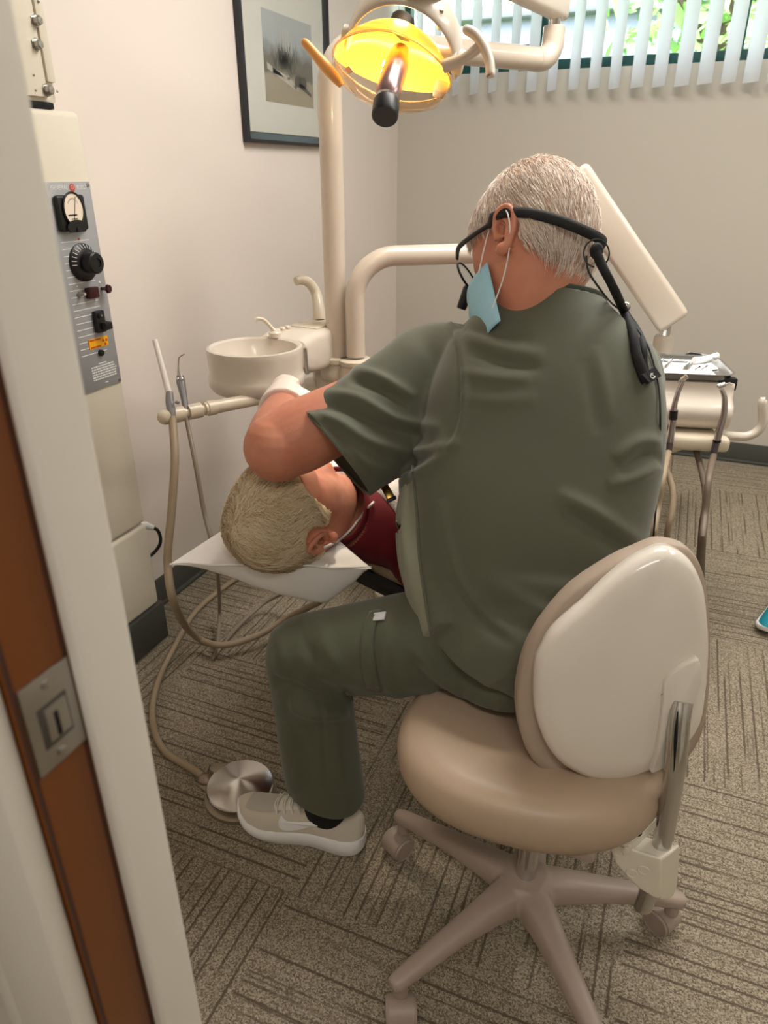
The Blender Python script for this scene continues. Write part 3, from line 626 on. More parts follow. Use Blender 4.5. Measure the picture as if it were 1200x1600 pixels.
# ================================================================== FOOT PEDAL
pcx = onz(375, 1226, .035)
fp = thing('foot_control', (pcx.x, pcx.y, 0), 'shiny steel disc foot pedal on the carpet beside the white sneaker', 'foot pedal')
m_spun = M('spun_steel', (206, 202, 198), .16, 1.0)
_a = m_spun.nt.nodes; m_spun.b.inputs['Anisotropic'].default_value = .85
_tg = _a.new('ShaderNodeTangent'); _tg.direction_type = 'RADIAL'; _tg.axis = 'Z'; m_spun.nt.links.new(_tg.outputs[0], m_spun.b.inputs['Tangent'])
q = MB(); q.lathe((pcx.x, pcx.y, 0), (0, 0, 1), [(.074, .026), (.0765, .030), (.0765, .034), (.074, .037), (.004, .055), (.0005, .0555)], 64); d_ = q.build('disc', m_spun, fp)
m_pedal = M('pedal_base', (150, 136, 118), .35, .5)
q = MB(); q.lathe((pcx.x, pcx.y, 0), (0, 0, 1), [(.082, 0), (.082, .010), (.076, .014), (.03, .016), (.03, .03)], 48)
pe = onz(322, 1212, .02); dv = (pe-pcx); dv.z = 0; dv.normalize()
q.tube([V((pcx.x, pcx.y, .008)), V((pcx.x, pcx.y, .008))+dv*.10], [.05, .026], 24, flat=.28, ref=V((-dv.y, dv.x, 0))); q.build('base', m_pedal, fp)
q = MB(); ear = onz(350, 1205, .03); q.prism([ear+V((cos(a)*.030+sin(a)*.012, sin(a)*.018, 0)) for a in [2*pi*k/24 for k in range(24)]], (0, 0, .008), bev=.002); q.build('toe_tab', m_pedal, fp)
q = MB(); pk = onz(322, 1214, .022); q.lathe(pk-V((0, 0, .02)), (0, 0, 1), [(.018, 0), (.018, .018), (.012, .026), (.004, .03)], 20); q.tube([pk+V((0, 0, .01)), onz(326, 1195, .03)], [.005, .004], 10); q.build('hose_fitting', m_pedal, fp)
hose('hose', [pk+V((.0, .0, -.006)), onz(298, 1200, .014), onz(262, 1178, .009), onz(244, 1150, .009), onz(238, 1110, .009), onz(247, 1065, .009), onz(270, 1015, .009), onz(302, 960, .009), onz(340, 925, .009), onz(385, 895, .009), onz(440, 872, .009), onz(520, 870, .009)], .0088, m_hose, fp)
# ================================================================== SHOE AT THE RIGHT EDGE
m_teal = M('teal_knit', (16, 132, 148), .7, bump=.3, bscale=400); m_teal2 = M('teal_dark', (14, 96, 112), .7); m_sole = M('white_sole', (232, 230, 232), .5)
# ================================================================== DENTAL LIGHT
dl = thing('dental_light', (pole.x, pole.y, pole.z+.012), 'amber glowing dental lamp on a curved almond pole above the patient', 'dental lamp')
m_alm = M('almond_metal', (205, 192, 176), .3, coat=.4)
# vertical pole, bend, horizontal arm to the right (one tube in a vertical plane)
hz = dep(700, 98, 2.16).z
top = V((pole.x, pole.y, hz-.12)); far = dep(842, 94, 2.10); far.z = hz
hd2 = (far-V((pole.x, pole.y, hz))); hd2.z = 0; Lh = hd2.length; hd2.normalize()
P0 = V((pole.x, pole.y, 0))
def hp(s_, z): return V((pole.x, pole.y, z))+hd2*s_
R0 = .105
arc = [hp(R0*(1-cos(a)), hz-R0+R0*sin(a)) for a in [radians(k*10) for k in range(10)]]
q = MB(); q.tube([V((pole.x, pole.y, pole.z+.008))]+arc+[hp(Lh, hz)], .0315, 28); q.build('pole', m_alm, dl)
R1 = .05
q = MB(); q.tube([hp(Lh-.01, hz)]+[hp(Lh+R1*sin(a), hz+R1*(1-cos(a))) for a in [radians(k*15) for k in range(7)]]+[hp(Lh+R1, hz+.085), hp(Lh+R1, hz+.087)], [.0325]*8+[.0315, .029], 28); q.build('elbow', m_alm, dl)
q = MB(); q.cyl(hp(Lh+R1, hz+.085), hp(Lh+R1, hz+.13), .0175, 20); q.cyl(hp(Lh+R1, hz+.105), hp(Lh+R1, hz+.13), .022, 20); q.build('pivot_pin', m_chrome, dl)
# spring arm: rises from the pivot back towards the lamp
sA = hp(Lh+R1, hz+.140); LC = dep(612, 111, 1.47)                        # lamp centre
yk = dep(650, 4, 1.53)                                                # top of the yoke
sB = dep(672, -92, 1.62)
dS = (sB-sA).normalized(); upS = (V((0, 0, 1))-dS*dS.z).normalized(); sdS = dS.cross(upS)
q = MB(); q.box(sA+dS*((sB-sA).length/2-.015), (sB-sA).length+.06, .052, .075, X=dS, Y=sdS, Z=upS, bev=.016, seg=3); q.build('spring_arm', m_alm, dl)
q = MB(); q.tube([sB+V((0, 0, .02)), sB-V((0, 0, .03)), sB.lerp(yk, .6)+V((0, 0, .01)), V((yk.x, yk.y, yk.z+.02))], [.026, .026, .020, .020], 20, smooth=4); q.build('drop_stem', m_alm, dl)
# lamp head
NL = V((-.02, -.62, -.78)).normalized(); XL_ = (_R*1.0+V((0, 0, -.10))); XL_ = (XL_-NL*XL_.dot(NL)).normalized(); UL = NL.cross(XL_)
if UL.z < 0: UL = -UL
def lp(x, y, n): return LC+XL_*x+UL*y+NL*n
m_reflector = M('amber_reflector', (252, 214, 110), .28, metal=.55, emit=(255, 190, 50), estr=.55)
def lens(th, low=.080):                                     # lemon outline of the lamp face
    c_, s_ = cos(th), sin(th)
    return math.copysign(abs(c_)**1.15, c_)*.123, s_*(.092 if s_ > 0 else low)*(1-.10*c_*c_)
n_ = 56; ths = [2*pi*k/n_ for k in range(n_)]
def shell(depths, low=.080):
    r_ = []
    for sc_, d in depths: r_.append([lp(lens(t, low)[0]*sc_, lens(t, low)[1]*sc_, d) for t in ths])
    return r_
q = MB(); q.loft(shell([(1.0, .0), (.97, -.012), (.90, -.032), (.75, -.054), (.5, -.070), (.25, -.076), (.02, -.078)], .044)+shell([(.02, -.081), (.25, -.079), (.5, -.073), (.76, -.057), (.915, -.034), (.985, -.013), (1.012, .0)], .044), cap=False, closed=True)
q.build('reflector', m_reflector, dl)
m_shield = M('clear_shield', (255, 236, 214), .05, trans=1.0, ior=1.18)
q = MB(); q.loft(shell([(1.02, .0), (1.0, .018), (.93, .034), (.78, .046), (.5, .055), (.02, .060)])+shell([(.02, .0575), (.5, .0525), (.775, .0435), (.92, .0315), (.985, .017), (1.0, .0)]), cap=False, closed=True); q.build('shield', m_shield, dl)
q = MB(); q.tube([lp(lens(t)[0]*1.03, lens(t)[1]*1.03, -.002) for t in ths], .0022, 8, closed=True); q.build('rim', M('clear_rim', (250, 224, 180), .15, trans=.8), dl)
m_module = M('lamp_module', (150, 122, 120), .28, .75)
m_bulb = M('lamp_bulb', (255, 240, 210), .4, emit=(255, 226, 170), estr=22)
q = MB(); q.tube([dep(625, 84, 1.46), dep(619, 104, 1.41), dep(608, 140, 1.375), dep(605, 156, 1.37)], [.020, .024, .0245, .0225], 24, smooth=4); q.build('bulb_module', m_module, dl)
q = MB(); q.tube([dep(605, 155, 1.37), dep(604.5, 158, 1.369), dep(604, 161, 1.368)], [.0245, .021, .0235], 24); q.build('module_ring', m_chrome, dl)
q = MB(); q.tube([dep(604, 160, 1.368), dep(603.8, 162, 1.367), dep(601.3, 181, 1.355), dep(601, 183, 1.354)], [.022, .0255, .0255, .023], 28); q.build('module_knob', m_black, dl)
q = MB(); q.sphere(lp(.020, .012, .005), .011, n=14); q.sphere(lp(-.012, .012, .0), .009, n=14); q.build('bulb', m_bulb, dl)
q = MB(); q.tube([dep(622, 56, 1.475), dep(630, 31, 1.475), dep(631, 28, 1.475)], [.0255, .0255, .022], 28); q.build('rear_cap', m_black, dl)
q = MB(); o_ = lp(-.082, .012, .051-.018); q.prism([o_+XL_*a+UL*b for a, b in ((-.009, 0), (0, -.011), (.009, 0), (0, .011))], NL*.002); q.build('label_sticker', m_almond2, dl)
# back housing and yoke
m_house2 = M('lamp_housing', (214, 176, 132), .4)
q = MB()
ri = []
for k in range(25):
    a = radians(4+k*7.17); cx, cy = cos(a), sin(a); r1x, r1y = .118, .135
    c_ = lp(cx*r1x+.012, cy*r1y-.02, -.055-.02*sin(a)); ax = (XL_*cx+UL*cy).normalized()
    ri.append([c_+ax*(cos(t)*.007)+NL*(sin(t)*.030) for t in [2*pi*j/20 for j in range(20)]])
q.loft(ri); q.build('yoke', m_alm, dl)
q = MB(); q.lathe(lp(.030, .098, -.085), (0, 0, 1), [(.042, 0), (.034, .022), (.022, .045), (.02, .10)], 28); q.build('yoke_hub', m_alm, dl)
q = MB(); q.lathe(lp(.130, .012, -.052)-XL_*.012, XL_, [(.022, 0), (.024, .004), (.024, .020), (.018, .023), (.014, .022), (0, .022)], 28); q.build('yoke_pivot', m_alm, dl)
q = MB(); q.lathe(lp(-.106, .0, -.052), -XL_, [(.02, 0), (.02, .012), (.012, .014)], 24); q.build('yoke_pivot', m_alm, dl)
q = MB(); q.box(lp(.098, .03, -.040), .05, .03, .022, X=XL_, Y=UL, Z=NL, bev=.005); q.box(lp(.108, -.012, .0), .03, .02, .03, X=XL_, Y=UL, Z=NL, bev=.004); q.build('side_bracket', m_alm, dl)
q = MB(); q.tube([lp(.075, .105, -.07), lp(.078, .07, -.06)], [.004, .005], 10); q.build('wire_clip', m_steel, dl)
# handles
def px(u, v, t): return dep(u, v, t)
q = MB(); q.tube([px(693, 104, 1.43), px(712, 97, 1.42), px(730, 88, 1.41), px(748, 74, 1.40)], [.013, .0115, .010, .010], 16, smooth=5); q.build('handle_bracket', m_alm, dl)
q = MB(); q.tube([px(727, 46, 1.405), px(730, 47, 1.40), px(744, 55, 1.395), px(757, 74, 1.39), px(765, 98, 1.39), px(766, 117, 1.39), px(766, 119, 1.39)], [.006, .0095, .010, .010, .0095, .009, .005], 16, smooth=4); q.build('handle', m_alm, dl)
m_amber = M('amber_handle', (236, 170, 92), .35, sss=.15)
q = MB(); q.tube([px(474, 64, 1.44), px(478, 68, 1.44), px(492, 84, 1.445), px(508, 103, 1.45), px(526, 124, 1.455), px(534, 134, 1.46)], [.006, .0085, .0095, .0115, .0095, .006], 16, smooth=4); q.build('handle', m_amber, dl)
# real light of the lamp
l = bpy.data.lights.new('lamp_beam', 'SPOT'); l.energy = 13; l.color = (1, .86, .66); l.spot_size = radians(32); l.spot_blend = .5; l.shadow_soft_size = .03
o = bpy.data.objects.new('lamp_beam', l); COL.objects.link(o); o.parent = dl
mouth = dep(556, 752, 1.52)
o.location = lp(0, -.03, .11)-dl.location; o.rotation_euler = (mouth-lp(0, -.03, .11)).to_track_quat('-Z', 'Y').to_euler()
l = bpy.data.lights.new('lamp_glow', 'POINT'); l.energy = 2.4; l.color = (1, .82, .5); l.shadow_soft_size = .02
o = bpy.data.objects.new('lamp_glow', l); COL.objects.link(o); o.parent = dl; o.location = lp(.0, .01, .02)-dl.location
l = bpy.data.lights.new('lamp_back_glow', 'POINT'); l.energy = .5; l.color = (1, .62, .22); l.shadow_soft_size = .02
o = bpy.data.objects.new('lamp_back_glow', l); COL.objects.link(o); o.parent = dl; o.location = lp(.0, .07, -.075)-dl.location
# ================================================================== DELIVERY ARM AND INSTRUMENT HEAD
da = thing('instrument_delivery_arm', (pole2.x, pole2.y, pole2.z), 'almond delivery arm carrying the tray head on the far side of the seated dentist', 'dental unit')
hz2 = dep(700, 393, 2.10).z; far2 = dep(905, 379, 2.12); far2.z = hz2
h3 = far2-V((pole2.x, pole2.y, hz2)); h3.z = 0; L3 = h3.length; h3.normalize()
def hq(s_, z): return V((pole2.x, pole2.y, z))+h3*s_
R2 = .115
q = MB(); q.tube([hq(0, pole2.z)]+[hq(R2*(1-cos(a)), hz2-R2+R2*sin(a)) for a in [radians(k*10) for k in range(10)]]+[hq(L3, hz2)], .0275, 28); q.build('post', m_alm, da)
t0 = dep(902, 282, 2.12); t1 = dep(1046, 494, 2.20)
q = MB(); q.tube([hq(L3-.005, hz2)]+[hq(L3+.04*sin(a), hz2+.04*(1-cos(a))) for a in [radians(k*15) for k in range(7)]]+[V((t0.x, t0.y, t0.z-.02))], .028, 24); q.build('elbow', m_alm, da)
dA = (t1-t0).normalized(); vw = (CAM-(t0+t1)/2).normalized(); upA = (V((0, 0, 1))-dA*dA.z).normalized(); sA_ = dA.cross(upA)
q = MB(); q.box((t0+t1)/2, (t1-t0).length+.05, .070, .100, X=dA, Y=sA_, Z=upA, bev=.016, seg=4); q.build('spring_arm', m_alm, da)
tc_ = dep(1040, 511, 2.24)
q = MB(); q.cyl(tc_+V((0, 0, .02)), tc_-V((0, 0, .03)), .017, 20); q.build('pivot_pin', m_chrome, da)
q = MB(); q.lathe(tc_-V((0, 0, .15)), (0, 0, 1), [(.030, 0), (.030, .118), (.026, .124)], 28); q.build('pivot_post', m_alm, da)
# tray plane and head
ZT = .80
c1 = onz(1152, 588, ZT); c2 = onz(1140, 549, ZT); c3 = onz(1020, 544, ZT); c4 = onz(1010, 582, ZT)
tx = (c1-c4); tx.z = 0; tx.normalize(); ty = V((-tx.y, tx.x, 0)); tw = .36; td = .235
tcx = c1-tx*(tw/2)+ty*(td/2)
def tp(x, y, z=0): return V((tcx.x, tcx.y, ZT+z))+tx*x+ty*y
# head box: rounded, under the tray
hb = onplane(1140, 590, tp(0, -td/2+.005), ty)
zb0 = onplane(1090, 672, tp(0, -td/2-.0), ty).z; xr_ = (onplane(1143, 640, tp(0, -td/2), ty)-tp(0, -td/2)).dot(tx)
rings = []; zt3 = ZT-.022; hh3 = (zt3-zb0)
for x, s_ in ((xr_-.32, .90), (xr_-.31, 1.0), (xr_-.012, 1.0), (xr_-.003, .97), (xr_, .90)):
    o_ = []
    for a, b in ((.13, 0), (.13, -.6), (.11, -1), (-.08, -1), (-.128, -.93), (-.15, -.78), (-.155, -.55), (-.145, -.42), (-.12, -.30), (-.115, -.1), (-.115, 0)):
        o_.append(tp(x, a*s_, -.022-hh3*.5+(b*hh3+hh3*.5)*s_))
    rings.append(o_)
q = MB(); q.loft(rings); q.build('head_housing', m_almond, da, sharp=50)
q = MB(); q.box(tp(xr_-.02, -.09, -.028), .05, .03, .034, X=tx, Y=ty, bev=.004); q.build('tray_bracket', m_black, da)
# holder bar
bz = onplane(1090, 692, tp(0, -.165), ty).z-ZT; bxr = (onplane(1140, 690, tp(0, -.165), ty)-tp(0, -.165)).dot(tx)
q = MB(); q.box(tp(bxr-.17, -.160, bz), .34, .046, .042, X=tx, Y=ty, bev=.013, seg=3); q.box(tp(bxr-.17, -.11, bz+.012), .28, .08, .02, X=tx, Y=ty, bev=.004); q.build('holder_bar', m_almond2, da)
# side handle
g0 = onplane(1138, 681, tp(0, -.12), ty); g1 = onplane(1170, 681, tp(0, -.12), ty); g2 = onplane(1190, 665, tp(0, -.12), ty); g3 = onplane(1192, 628, tp(0, -.12), ty)
q = MB(); q.tube([tp(xr_-.03, -.12, g0.z-ZT), g0, g1, g2, g3+V((0, 0, -.002)), g3+V((0, 0, .006))], [.0125, .0125, .0125, .0125, .0125, .007], 20, smooth=6); q.build('handle', m_almond, da)
# ---- tray and what lies on it
ty_ = thing('instrument_tray', tp(0, 0, -.02), 'shallow polished steel tray on top of the delivery head', 'tray')
def rrect(x, y, r, z, n=8):
    o_ = []
    for cx, cy, a0 in ((x-r, y-r, 0), (-x+r, y-r, 90), (-x+r, -y+r, 180), (x-r, -y+r, 270)):
        for k in range(n+1):
            a = radians(a0+90*k/n); o_.append(tp(cx+cos(a)*r, cy+sin(a)*r, z))
    return o_
q = MB(); hx, hy = tw/2, td/2
q.loft([rrect(hx-.016, hy-.016, .03, -.018), rrect(hx-.008, hy-.008, .036, -.012), rrect(hx-.003, hy-.003, .04, .001), rrect(hx+.004, hy+.004, .045, .002), rrect(hx+.004, hy+.004, .045, .0005), rrect(hx-.0015, hy-.0015, .04, -.001), rrect(hx-.007, hy-.007, .036, -.0135), rrect(hx-.015, hy-.015, .03, -.020)][::-1]); q.build('pan', M('polished_steel', (200, 202, 204), .18, 1.0), ty_, sharp=60)
m_paper = M('white_paper', (244, 244, 242), .8)
q = MB(); q.box(tp(-.006, 0, -.0168), tw-.058, td-.056, .0006, X=tx, Y=ty); tag(q.build('tray_liner', m_paper), 'white paper liner covering the bottom of the steel tray', 'paper liner')
def tpx(u, v, z=-.015): return onz(u, v, ZT+z)
def instr(name, a, b, label, group=None):
    t = thing(name, (tpx(*a)+tpx(*b))/2-V((0, 0, .002)), label, 'instrument', group)
    p, r_ = tpx(*a), tpx(*b); d = (r_-p)
    q = MB(); q.tube([p+d*.18, p+d*.22, p+d*.78, p+d*.82], [.0034, .005, .005, .0034], 8); q.build('handle', m_steel, t)
    q = MB(); q.tube([p+d*.19, p+d*.08, p+V((0, 0, .004)), p+d*.03+V((.004, 0, .003))], [.0024, .0016, .0012, .0009], 7, smooth=3); q.build('tip', m_chrome, t); q = MB(); q.tube([p+d*.81, p+d*.92, r_+V((0, 0, .004)), r_+d*.01+V((.006, 0, .002))], [.0024, .0016, .0013, .0010], 7, smooth=3); q.build('tip', m_chrome, t)
instr('scaler', (1036, 578), (1054, 558), 'double ended steel scaler lying leftmost on the tray paper')
instr('dental_explorer', (1066, 580), (1082, 562), 'slim steel explorer lying left of the gauze on the tray paper')
instr('dental_probe', (1071, 580), (1085, 563), 'slim steel probe lying tight beside the explorer on the tray paper')
instr('mouth_mirror_handle', (1024, 576), (1040, 558), 'steel instrument lying half behind the green sleeve on the tray')
rl0, rl1 = tpx(1083, 569), tpx(1119, 564); d = (rl1-rl0)
q = MB(); q.tube([rl0+V((0, 0, .011)), rl0+d*.5+V((0, 0, .010)), rl1+V((0, 0, .014))], [.0105, .010, .0118], 20, smooth=5, flat=.85); tag(q.build('cotton_roll', m_paper), 'white rolled gauze lying at the far side of the tray', 'gauze roll')
sq = [tpx(1080, 574, -.0155), tpx(1110, 568, -.0155), tpx(1122, 577, -.0155), tpx(1088, 581, -.0155)]
q = MB(); q.prism(sq, (0, 0, .003)); tag(q.build('gauze_square', m_paper, flat=True), 'flat white gauze square under the small burs on the tray', 'gauze')
for i, (a, b, lb) in enumerate((((1086, 577), (1094, 572.5), 'tiny steel bur lying left on the gauze square'), ((1096, 577), (1105, 571.5), 'tiny steel bur lying right on the gauze square'))):
    t = thing('dental_bur', tpx(*a, -.0115), lb, 'bur', 'burs on the gauze square'); p, r_ = tpx(*a, -.011), tpx(*b, -.011)
    q = MB(); q.tube([p, p.lerp(r_, .7)], .0014, 8); q.build('shank', m_steel, t)
    q = MB(); q.tube([p.lerp(r_, .7), p.lerp(r_, .8), r_], [.0014, .0026, .0022], 8); q.build('bur_head', m_black, t)
# ---- handpieces hanging in the bar
def ap(u, v, y): return onplane(u, v, tp(0, y), ty)
m_hp = M('handpiece_steel', (188, 182, 182), .24, .9); m_purp = M('grey_coupling', (104, 96, 104), .35, .5)
def handp(pts_body, rb_, head, sleeve, band, hosep, label, hm):
    t = thing('dental_handpiece', ap(*sleeve[1], -.168), label, 'handpiece')
    Y = -.172
    q = MB(); q.tube([ap(u, v, Y-.012) for u, v in pts_body], rb_, 18, smooth=5); q.build('handpiece_body', m_hp, t)
    q = MB(); h0 = ap(*head[0], Y-.012); h1 = ap(*head[1], Y-.012); q.tube([h0, h0.lerp(h1, .1), h0.lerp(h1, .9), h1], [.005, .0072, .0066, .004], 18); q.build('handpiece_head', m_chrome, t)
    q = MB(); q.tube([h1, h1+(h1-h0)*.55], [.0022, .0018], 8); q.build('chuck', m_chrome, t)
    q = MB(); q.tube([ap(*p, Y-.011) for p in sleeve], [.0095, .0095, .0088], 18); q.build('coupling', m_purp, t)
    if band:
        q = MB(); q.tube([ap(*p, Y-.012) for p in band], .0108, 18); q.build('band', m_black, t)
    q = MB(); q.tube(hosep, .0088, 12, smooth=6); q.build('hose', hm, t)
m_hoseD = M('hose_brown', (112, 98, 84), .45)
handp([(1068, 594), (1060, 612), (1054, 632), (1052, 650), (1047, 690)], [.0055, .0068, .0078, .0095, .0098], [(1074, 587), (1064, 594)], [(1047, 686), (1046, 696), (1044, 708)], [(1053, 641), (1051.5, 655)], [ap(1044.5, 706, -.183), dep(1037, 740, 1.83), dep(1028, 790, 1.84), dep(1022, 850, 1.86), onz(1030, 905, .10), onz(1044, 900, .08), dep(1042, 840, 2.02), dep(1050, 760, 2.0), tp(-.045, -.06, -.14)], 'steel handpiece with a black band in the left slot of the delivery bar', m_hose)
handp([(1127, 608), (1132, 622), (1131, 648), (1124, 672), (1120, 690)], [.0058, .0075, .0085, .0098, .0095], [(1120, 604), (1134, 600)], [(1119, 691), (1117, 700), (1114, 713)], [(1120.5, 687), (1120, 690.5)], [ap(1115, 711, -.183), dep(1108, 745, 1.84), dep(1102, 800, 1.84), dep(1097, 860, 1.84), onz(1095, 930, .06), onz(1090, 938, .03), onz(1088, 925, .06), dep(1096, 830, 1.98), dep(1101, 760, 1.98), tp(.085, -.06, -.14)], 'plain steel handpiece with a white head in the right slot of the delivery bar', m_hoseD)
# ================================================================== STOOL
SCX, SCY = -.095, .918
st = thing('operator_stool', (SCX, SCY, 0), 'beige operator stool on a five legged caster base under the dentist', 'stool')
m_vinyl = M('beige_vinyl', (176, 153, 131), .42, var=.03, vscale=5, bump=.06, bscale=500)
m_vinyl2 = M('cushion_vinyl', (170, 152, 135), .5)
m_shell = M('stool_shell', (224, 216, 204), .22, coat=.5)
m_sbase = M('stool_base', (160, 143, 131), .42)
m_wheel = M('caster_wheel', (160, 144, 132), .45)
m_stpost = M('steel_post', (196, 194, 190), .2, 1.0)
sc3 = V((-.122, .960, -.024)); rx, ry = .224, .186
def seat_ring(s_, z, dx=0):
    o_ = []
    for j in range(56):
        th = 2*pi*j/56; c_, s2 = cos(th), sin(th); p_ = 2.35
        x = math.copysign(abs(c_)**(2/p_), c_)*rx*s_; y = math.copysign(abs(s2)**(2/p_), s2)*ry*s_*(1-.10*c_)
        o_.append(sc3+V((x, y, z+.012*(x/rx)**2-.010*(y/ry))))
    return o_
q = MB(); q.loft([seat_ring(.80, .362), seat_ring(.90, .366), seat_ring(.965, .378), seat_ring(.995, .396), seat_ring(1.0, .415), seat_ring(.975, .438), seat_ring(.90, .456), seat_ring(.75, .462), seat_ring(.5, .460), seat_ring(.2, .456), seat_ring(.02, .456)]); q.build('seat', m_vinyl, st, sharp=60)
q = MB(); q.box(V((SCX, SCY, .350)), .22, .20, .026, bev=.006); q.build('seat_plate', m_sbase, st)
q = MB(); q.lathe((SCX, SCY, .12), (0, 0, 1), [(.019, 0), (.019, .24)], 24); q.build('gas_cylinder', m_chrome, st)
q = MB(); q.lathe((SCX, SCY, .055), (0, 0, 1), [(.021, 0), (.024, .004), (.024, .06)], 20); q.build('cylinder_foot', m_black, st)
RB = .278
angs = [20, 92, 164, 236, 308]
q = MB(); q.lathe((SCX, SCY, .083), (0, 0, 1), [(.030, 0), (.037, .01), (.043, .045), (.040, .066), (.022, .067)], 32)
for a in angs:
    d = V((cos(radians(a)), sin(radians(a)), 0)); e = V((-d.y, d.x, 0)); sec = []
    for r_, w, zt4, zb4 in ((.0, .034, .147, .10), (.035, .036, .147, .098), (.08, .029, .143, .100), (.165, .022, .128, .098), (.248, .0185, .112, .088), (.284, .0175, .104, .082), (.298, .012, .100, .084)):
        o_ = []; c_ = V((SCX, SCY, 0))+d*r_
        for x, z in ((-1, .0), (-.92, .55), (-.7, .9), (-.3, 1.0), (.3, 1.0), (.7, .9), (.92, .55), (1, 0)): o_.append(c_+e*(w*x)+V((0, 0, zb4+(zt4-zb4)*z)))
        sec.append(o_)
    q.loft(sec)
vb, fb = remesh(q, .0035, 8, .5)
from_np(vb, fb).build('base', m_sbase, st, sharp=80)
dirs = [60, 100, 150, 205, 330]
for a, wd in zip(angs, dirs):
    d = V((cos(radians(a)), sin(radians(a)), 0)); c_ = V((SCX, SCY, 0))+d*RB
    wa = V((cos(radians(wd)), sin(radians(wd)), 0)); tr = V((-wa.y, wa.x, 0))*.014
    q = MB(); q.cyl(c_+V((0, 0, .055)), c_+V((0, 0, .095)), .0125, 16)
    hd_ = []
    for k in range(17):
        th = radians(-20+k*220/16); hd_.append((cos(th)*.0275, sin(th)*.0275+.026))
    q.loft([[c_+tr+tr.normalized()*x+wa*s_+V((0, 0, z)) for x, z in hd_] for s_ in (-.021, -.019, .019, .021)]); ca = q.build('caster', m_wheel, st)
    for s_ in (-1, 1):
        q = MB(); q.lathe(c_+tr+wa*(s_*.004)+V((0, 0, .0255)), wa*s_, [(.018, 0), (.0245, .002), (.0255, .006), (.0255, .018), (.0235, .0215), (.0225, .0215), (.0222, .0195), (.0005, .0205)], 32); q.build('wheel', m_wheel, ca)
# backrest
bn = V((.40, -.88, .10)).normalized(); bp = dep(955, 1040, 1.055)
sh_px = [(1048, 857), (1068, 866), (1083, 881), (1094, 905), (1100, 930), (1105, 984), (1105, 1030), (1101, 1080), (1092, 1130), (1068, 1166), (1040, 1188), (1010, 1204), (972, 1217), (929, 1217), (900, 1206), (870, 1186), (848, 1152), (836, 1105), (837, 1044), (848, 1015), (864, 988), (890, 962), (918, 938), (945, 913), (972, 890), (995, 874), (1016, 863), (1032, 857)]
def outline(pts, p, n, m=3):
    c_ = crom(pts, m, closed=True); return [onplane(u, v, p, n) for u, v in c_]
ol = outline(sh_px, bp, bn); cb = sum(ol, V())/len(ol)
def sc_(o, s, d): return [cb+(p-cb)*s+bn*d for p in o]
q = MB(); q.loft([sc_(ol, .97, -.022), sc_(ol, 1.0, -.018), sc_(ol, 1.0, -.004), sc_(ol, .985, .006), sc_(ol, .93, .014), sc_(ol, .8, .020), sc_(ol, .5, .025), sc_(ol, .2, .027), sc_(ol, .02, .0275)]); shl = q.build('back_shell', m_shell, st, sharp=70); shl['label'] = 'glossy cream shell'
cu_px = [(1056, 848), (1075, 856), (1092, 880), (1102, 920), (1106, 980), (1106, 1040), (1102, 1100), (1090, 1150), (1060, 1190), (1000, 1219), (951, 1234), (897, 1231), (853, 1206), (821, 1168), (807, 1103), (815, 1044), (830, 1005), (853, 968), (897, 919), (962, 876), (1000, 859), (1030, 847)]
pcb2 = bp-bn*.030
oc = outline(cu_px, pcb2, bn); ccn = sum(oc, V())/len(oc)
def sc2(s, d): return [ccn+(p-ccn)*s+bn*d for p in oc]
q = MB(); q.loft([sc2(.92, .012), sc2(.985, .010), sc2(1.0, .002), sc2(1.0, -.016), sc2(.985, -.028), sc2(.93, -.038), sc2(.8, -.044), sc2(.4, -.046), sc2(.02, -.046)]); q.build('back_cushion', m_vinyl2, st, sharp=70)
rp_px = [(1085, 1022), (1078, 1024), (1058, 1034), (1040, 1046), (1032, 1058), (1030, 1080), (1026, 1130), (1020, 1170), (1013, 1199), (1038, 1188), (1046, 1120), (1060, 1105), (1078, 1096), (1088, 1060), (1090, 1035)]
o2 = [onplane(u, v, bp+bn*.018, bn) for u, v in rp_px]
q = MB(); q.prism(o2, bn*.016, bev=.004); q.build('mount_cover', m_shell, st, sharp=40)
q = MB(); q.tube([onplane(u, v, bp+bn*.0295, bn) for u, v in ((1033, 1086), (1045, 1078), (1056, 1068))], [.0004, .0012, .0004], 6); q.build('scratch', m_dark, st)
cor = dep(1032, 1342, 1.125); zb5 = cor.z; Lp = onz(950, 1316, zb5); Rp = onz(1063, 1321, zb5)
eL = (Lp-cor).normalized(); eR = (Rp-cor).normalized(); nL = eL.cross(V((0, 0, 1))); nR = eR.cross(V((0, 0, 1)))
if nL.dot(CAM-cor) < 0: nL = -nL
if nR.dot(CAM-cor) < 0: nR = -nR
pm = onz(1047, 1344, zb5)-(nL+nR).normalized()*.030
q = MB(); q.tube([dep(1066, 1096, 1.045), dep(1061, 1130, 1.045), dep(1055, 1200, 1.065), pm+V((0, 0, .015)), pm-V((0, 0, .06)), pm-V((0, 0, .150))-_R*.006, pm-V((0, 0, .153))-_R*.006], [.016, .016, .016, .016, .016, .016, .014], 24, smooth=6, flat=.75, ref=_R); q.build('back_post', m_stpost, st)
q = MB(); q.tube([dep(1059, 1112, 1.026), dep(1056, 1150, 1.030), dep(1053, 1205, 1.048)], [.0008, .0026, .0006], 8, smooth=4); q.build('post_slot', m_dark, st)
fo = [onplane(u, v, cor, nL) for u, v in ((950, 1316), (975, 1324), (1005, 1334), (1030, 1342), (1033, 1346), (1034, 1380), (1033, 1400), (1030, 1405), (1020, 1402), (1000, 1390), (982, 1374), (962, 1350))]
fo2 = [onplane(u, v, cor, nR) for u, v in ((1032, 1343), (1036, 1342), (1050, 1332), (1062, 1321), (1062, 1345), (1058, 1385), (1053, 1400), (1044, 1406), (1032, 1406))]
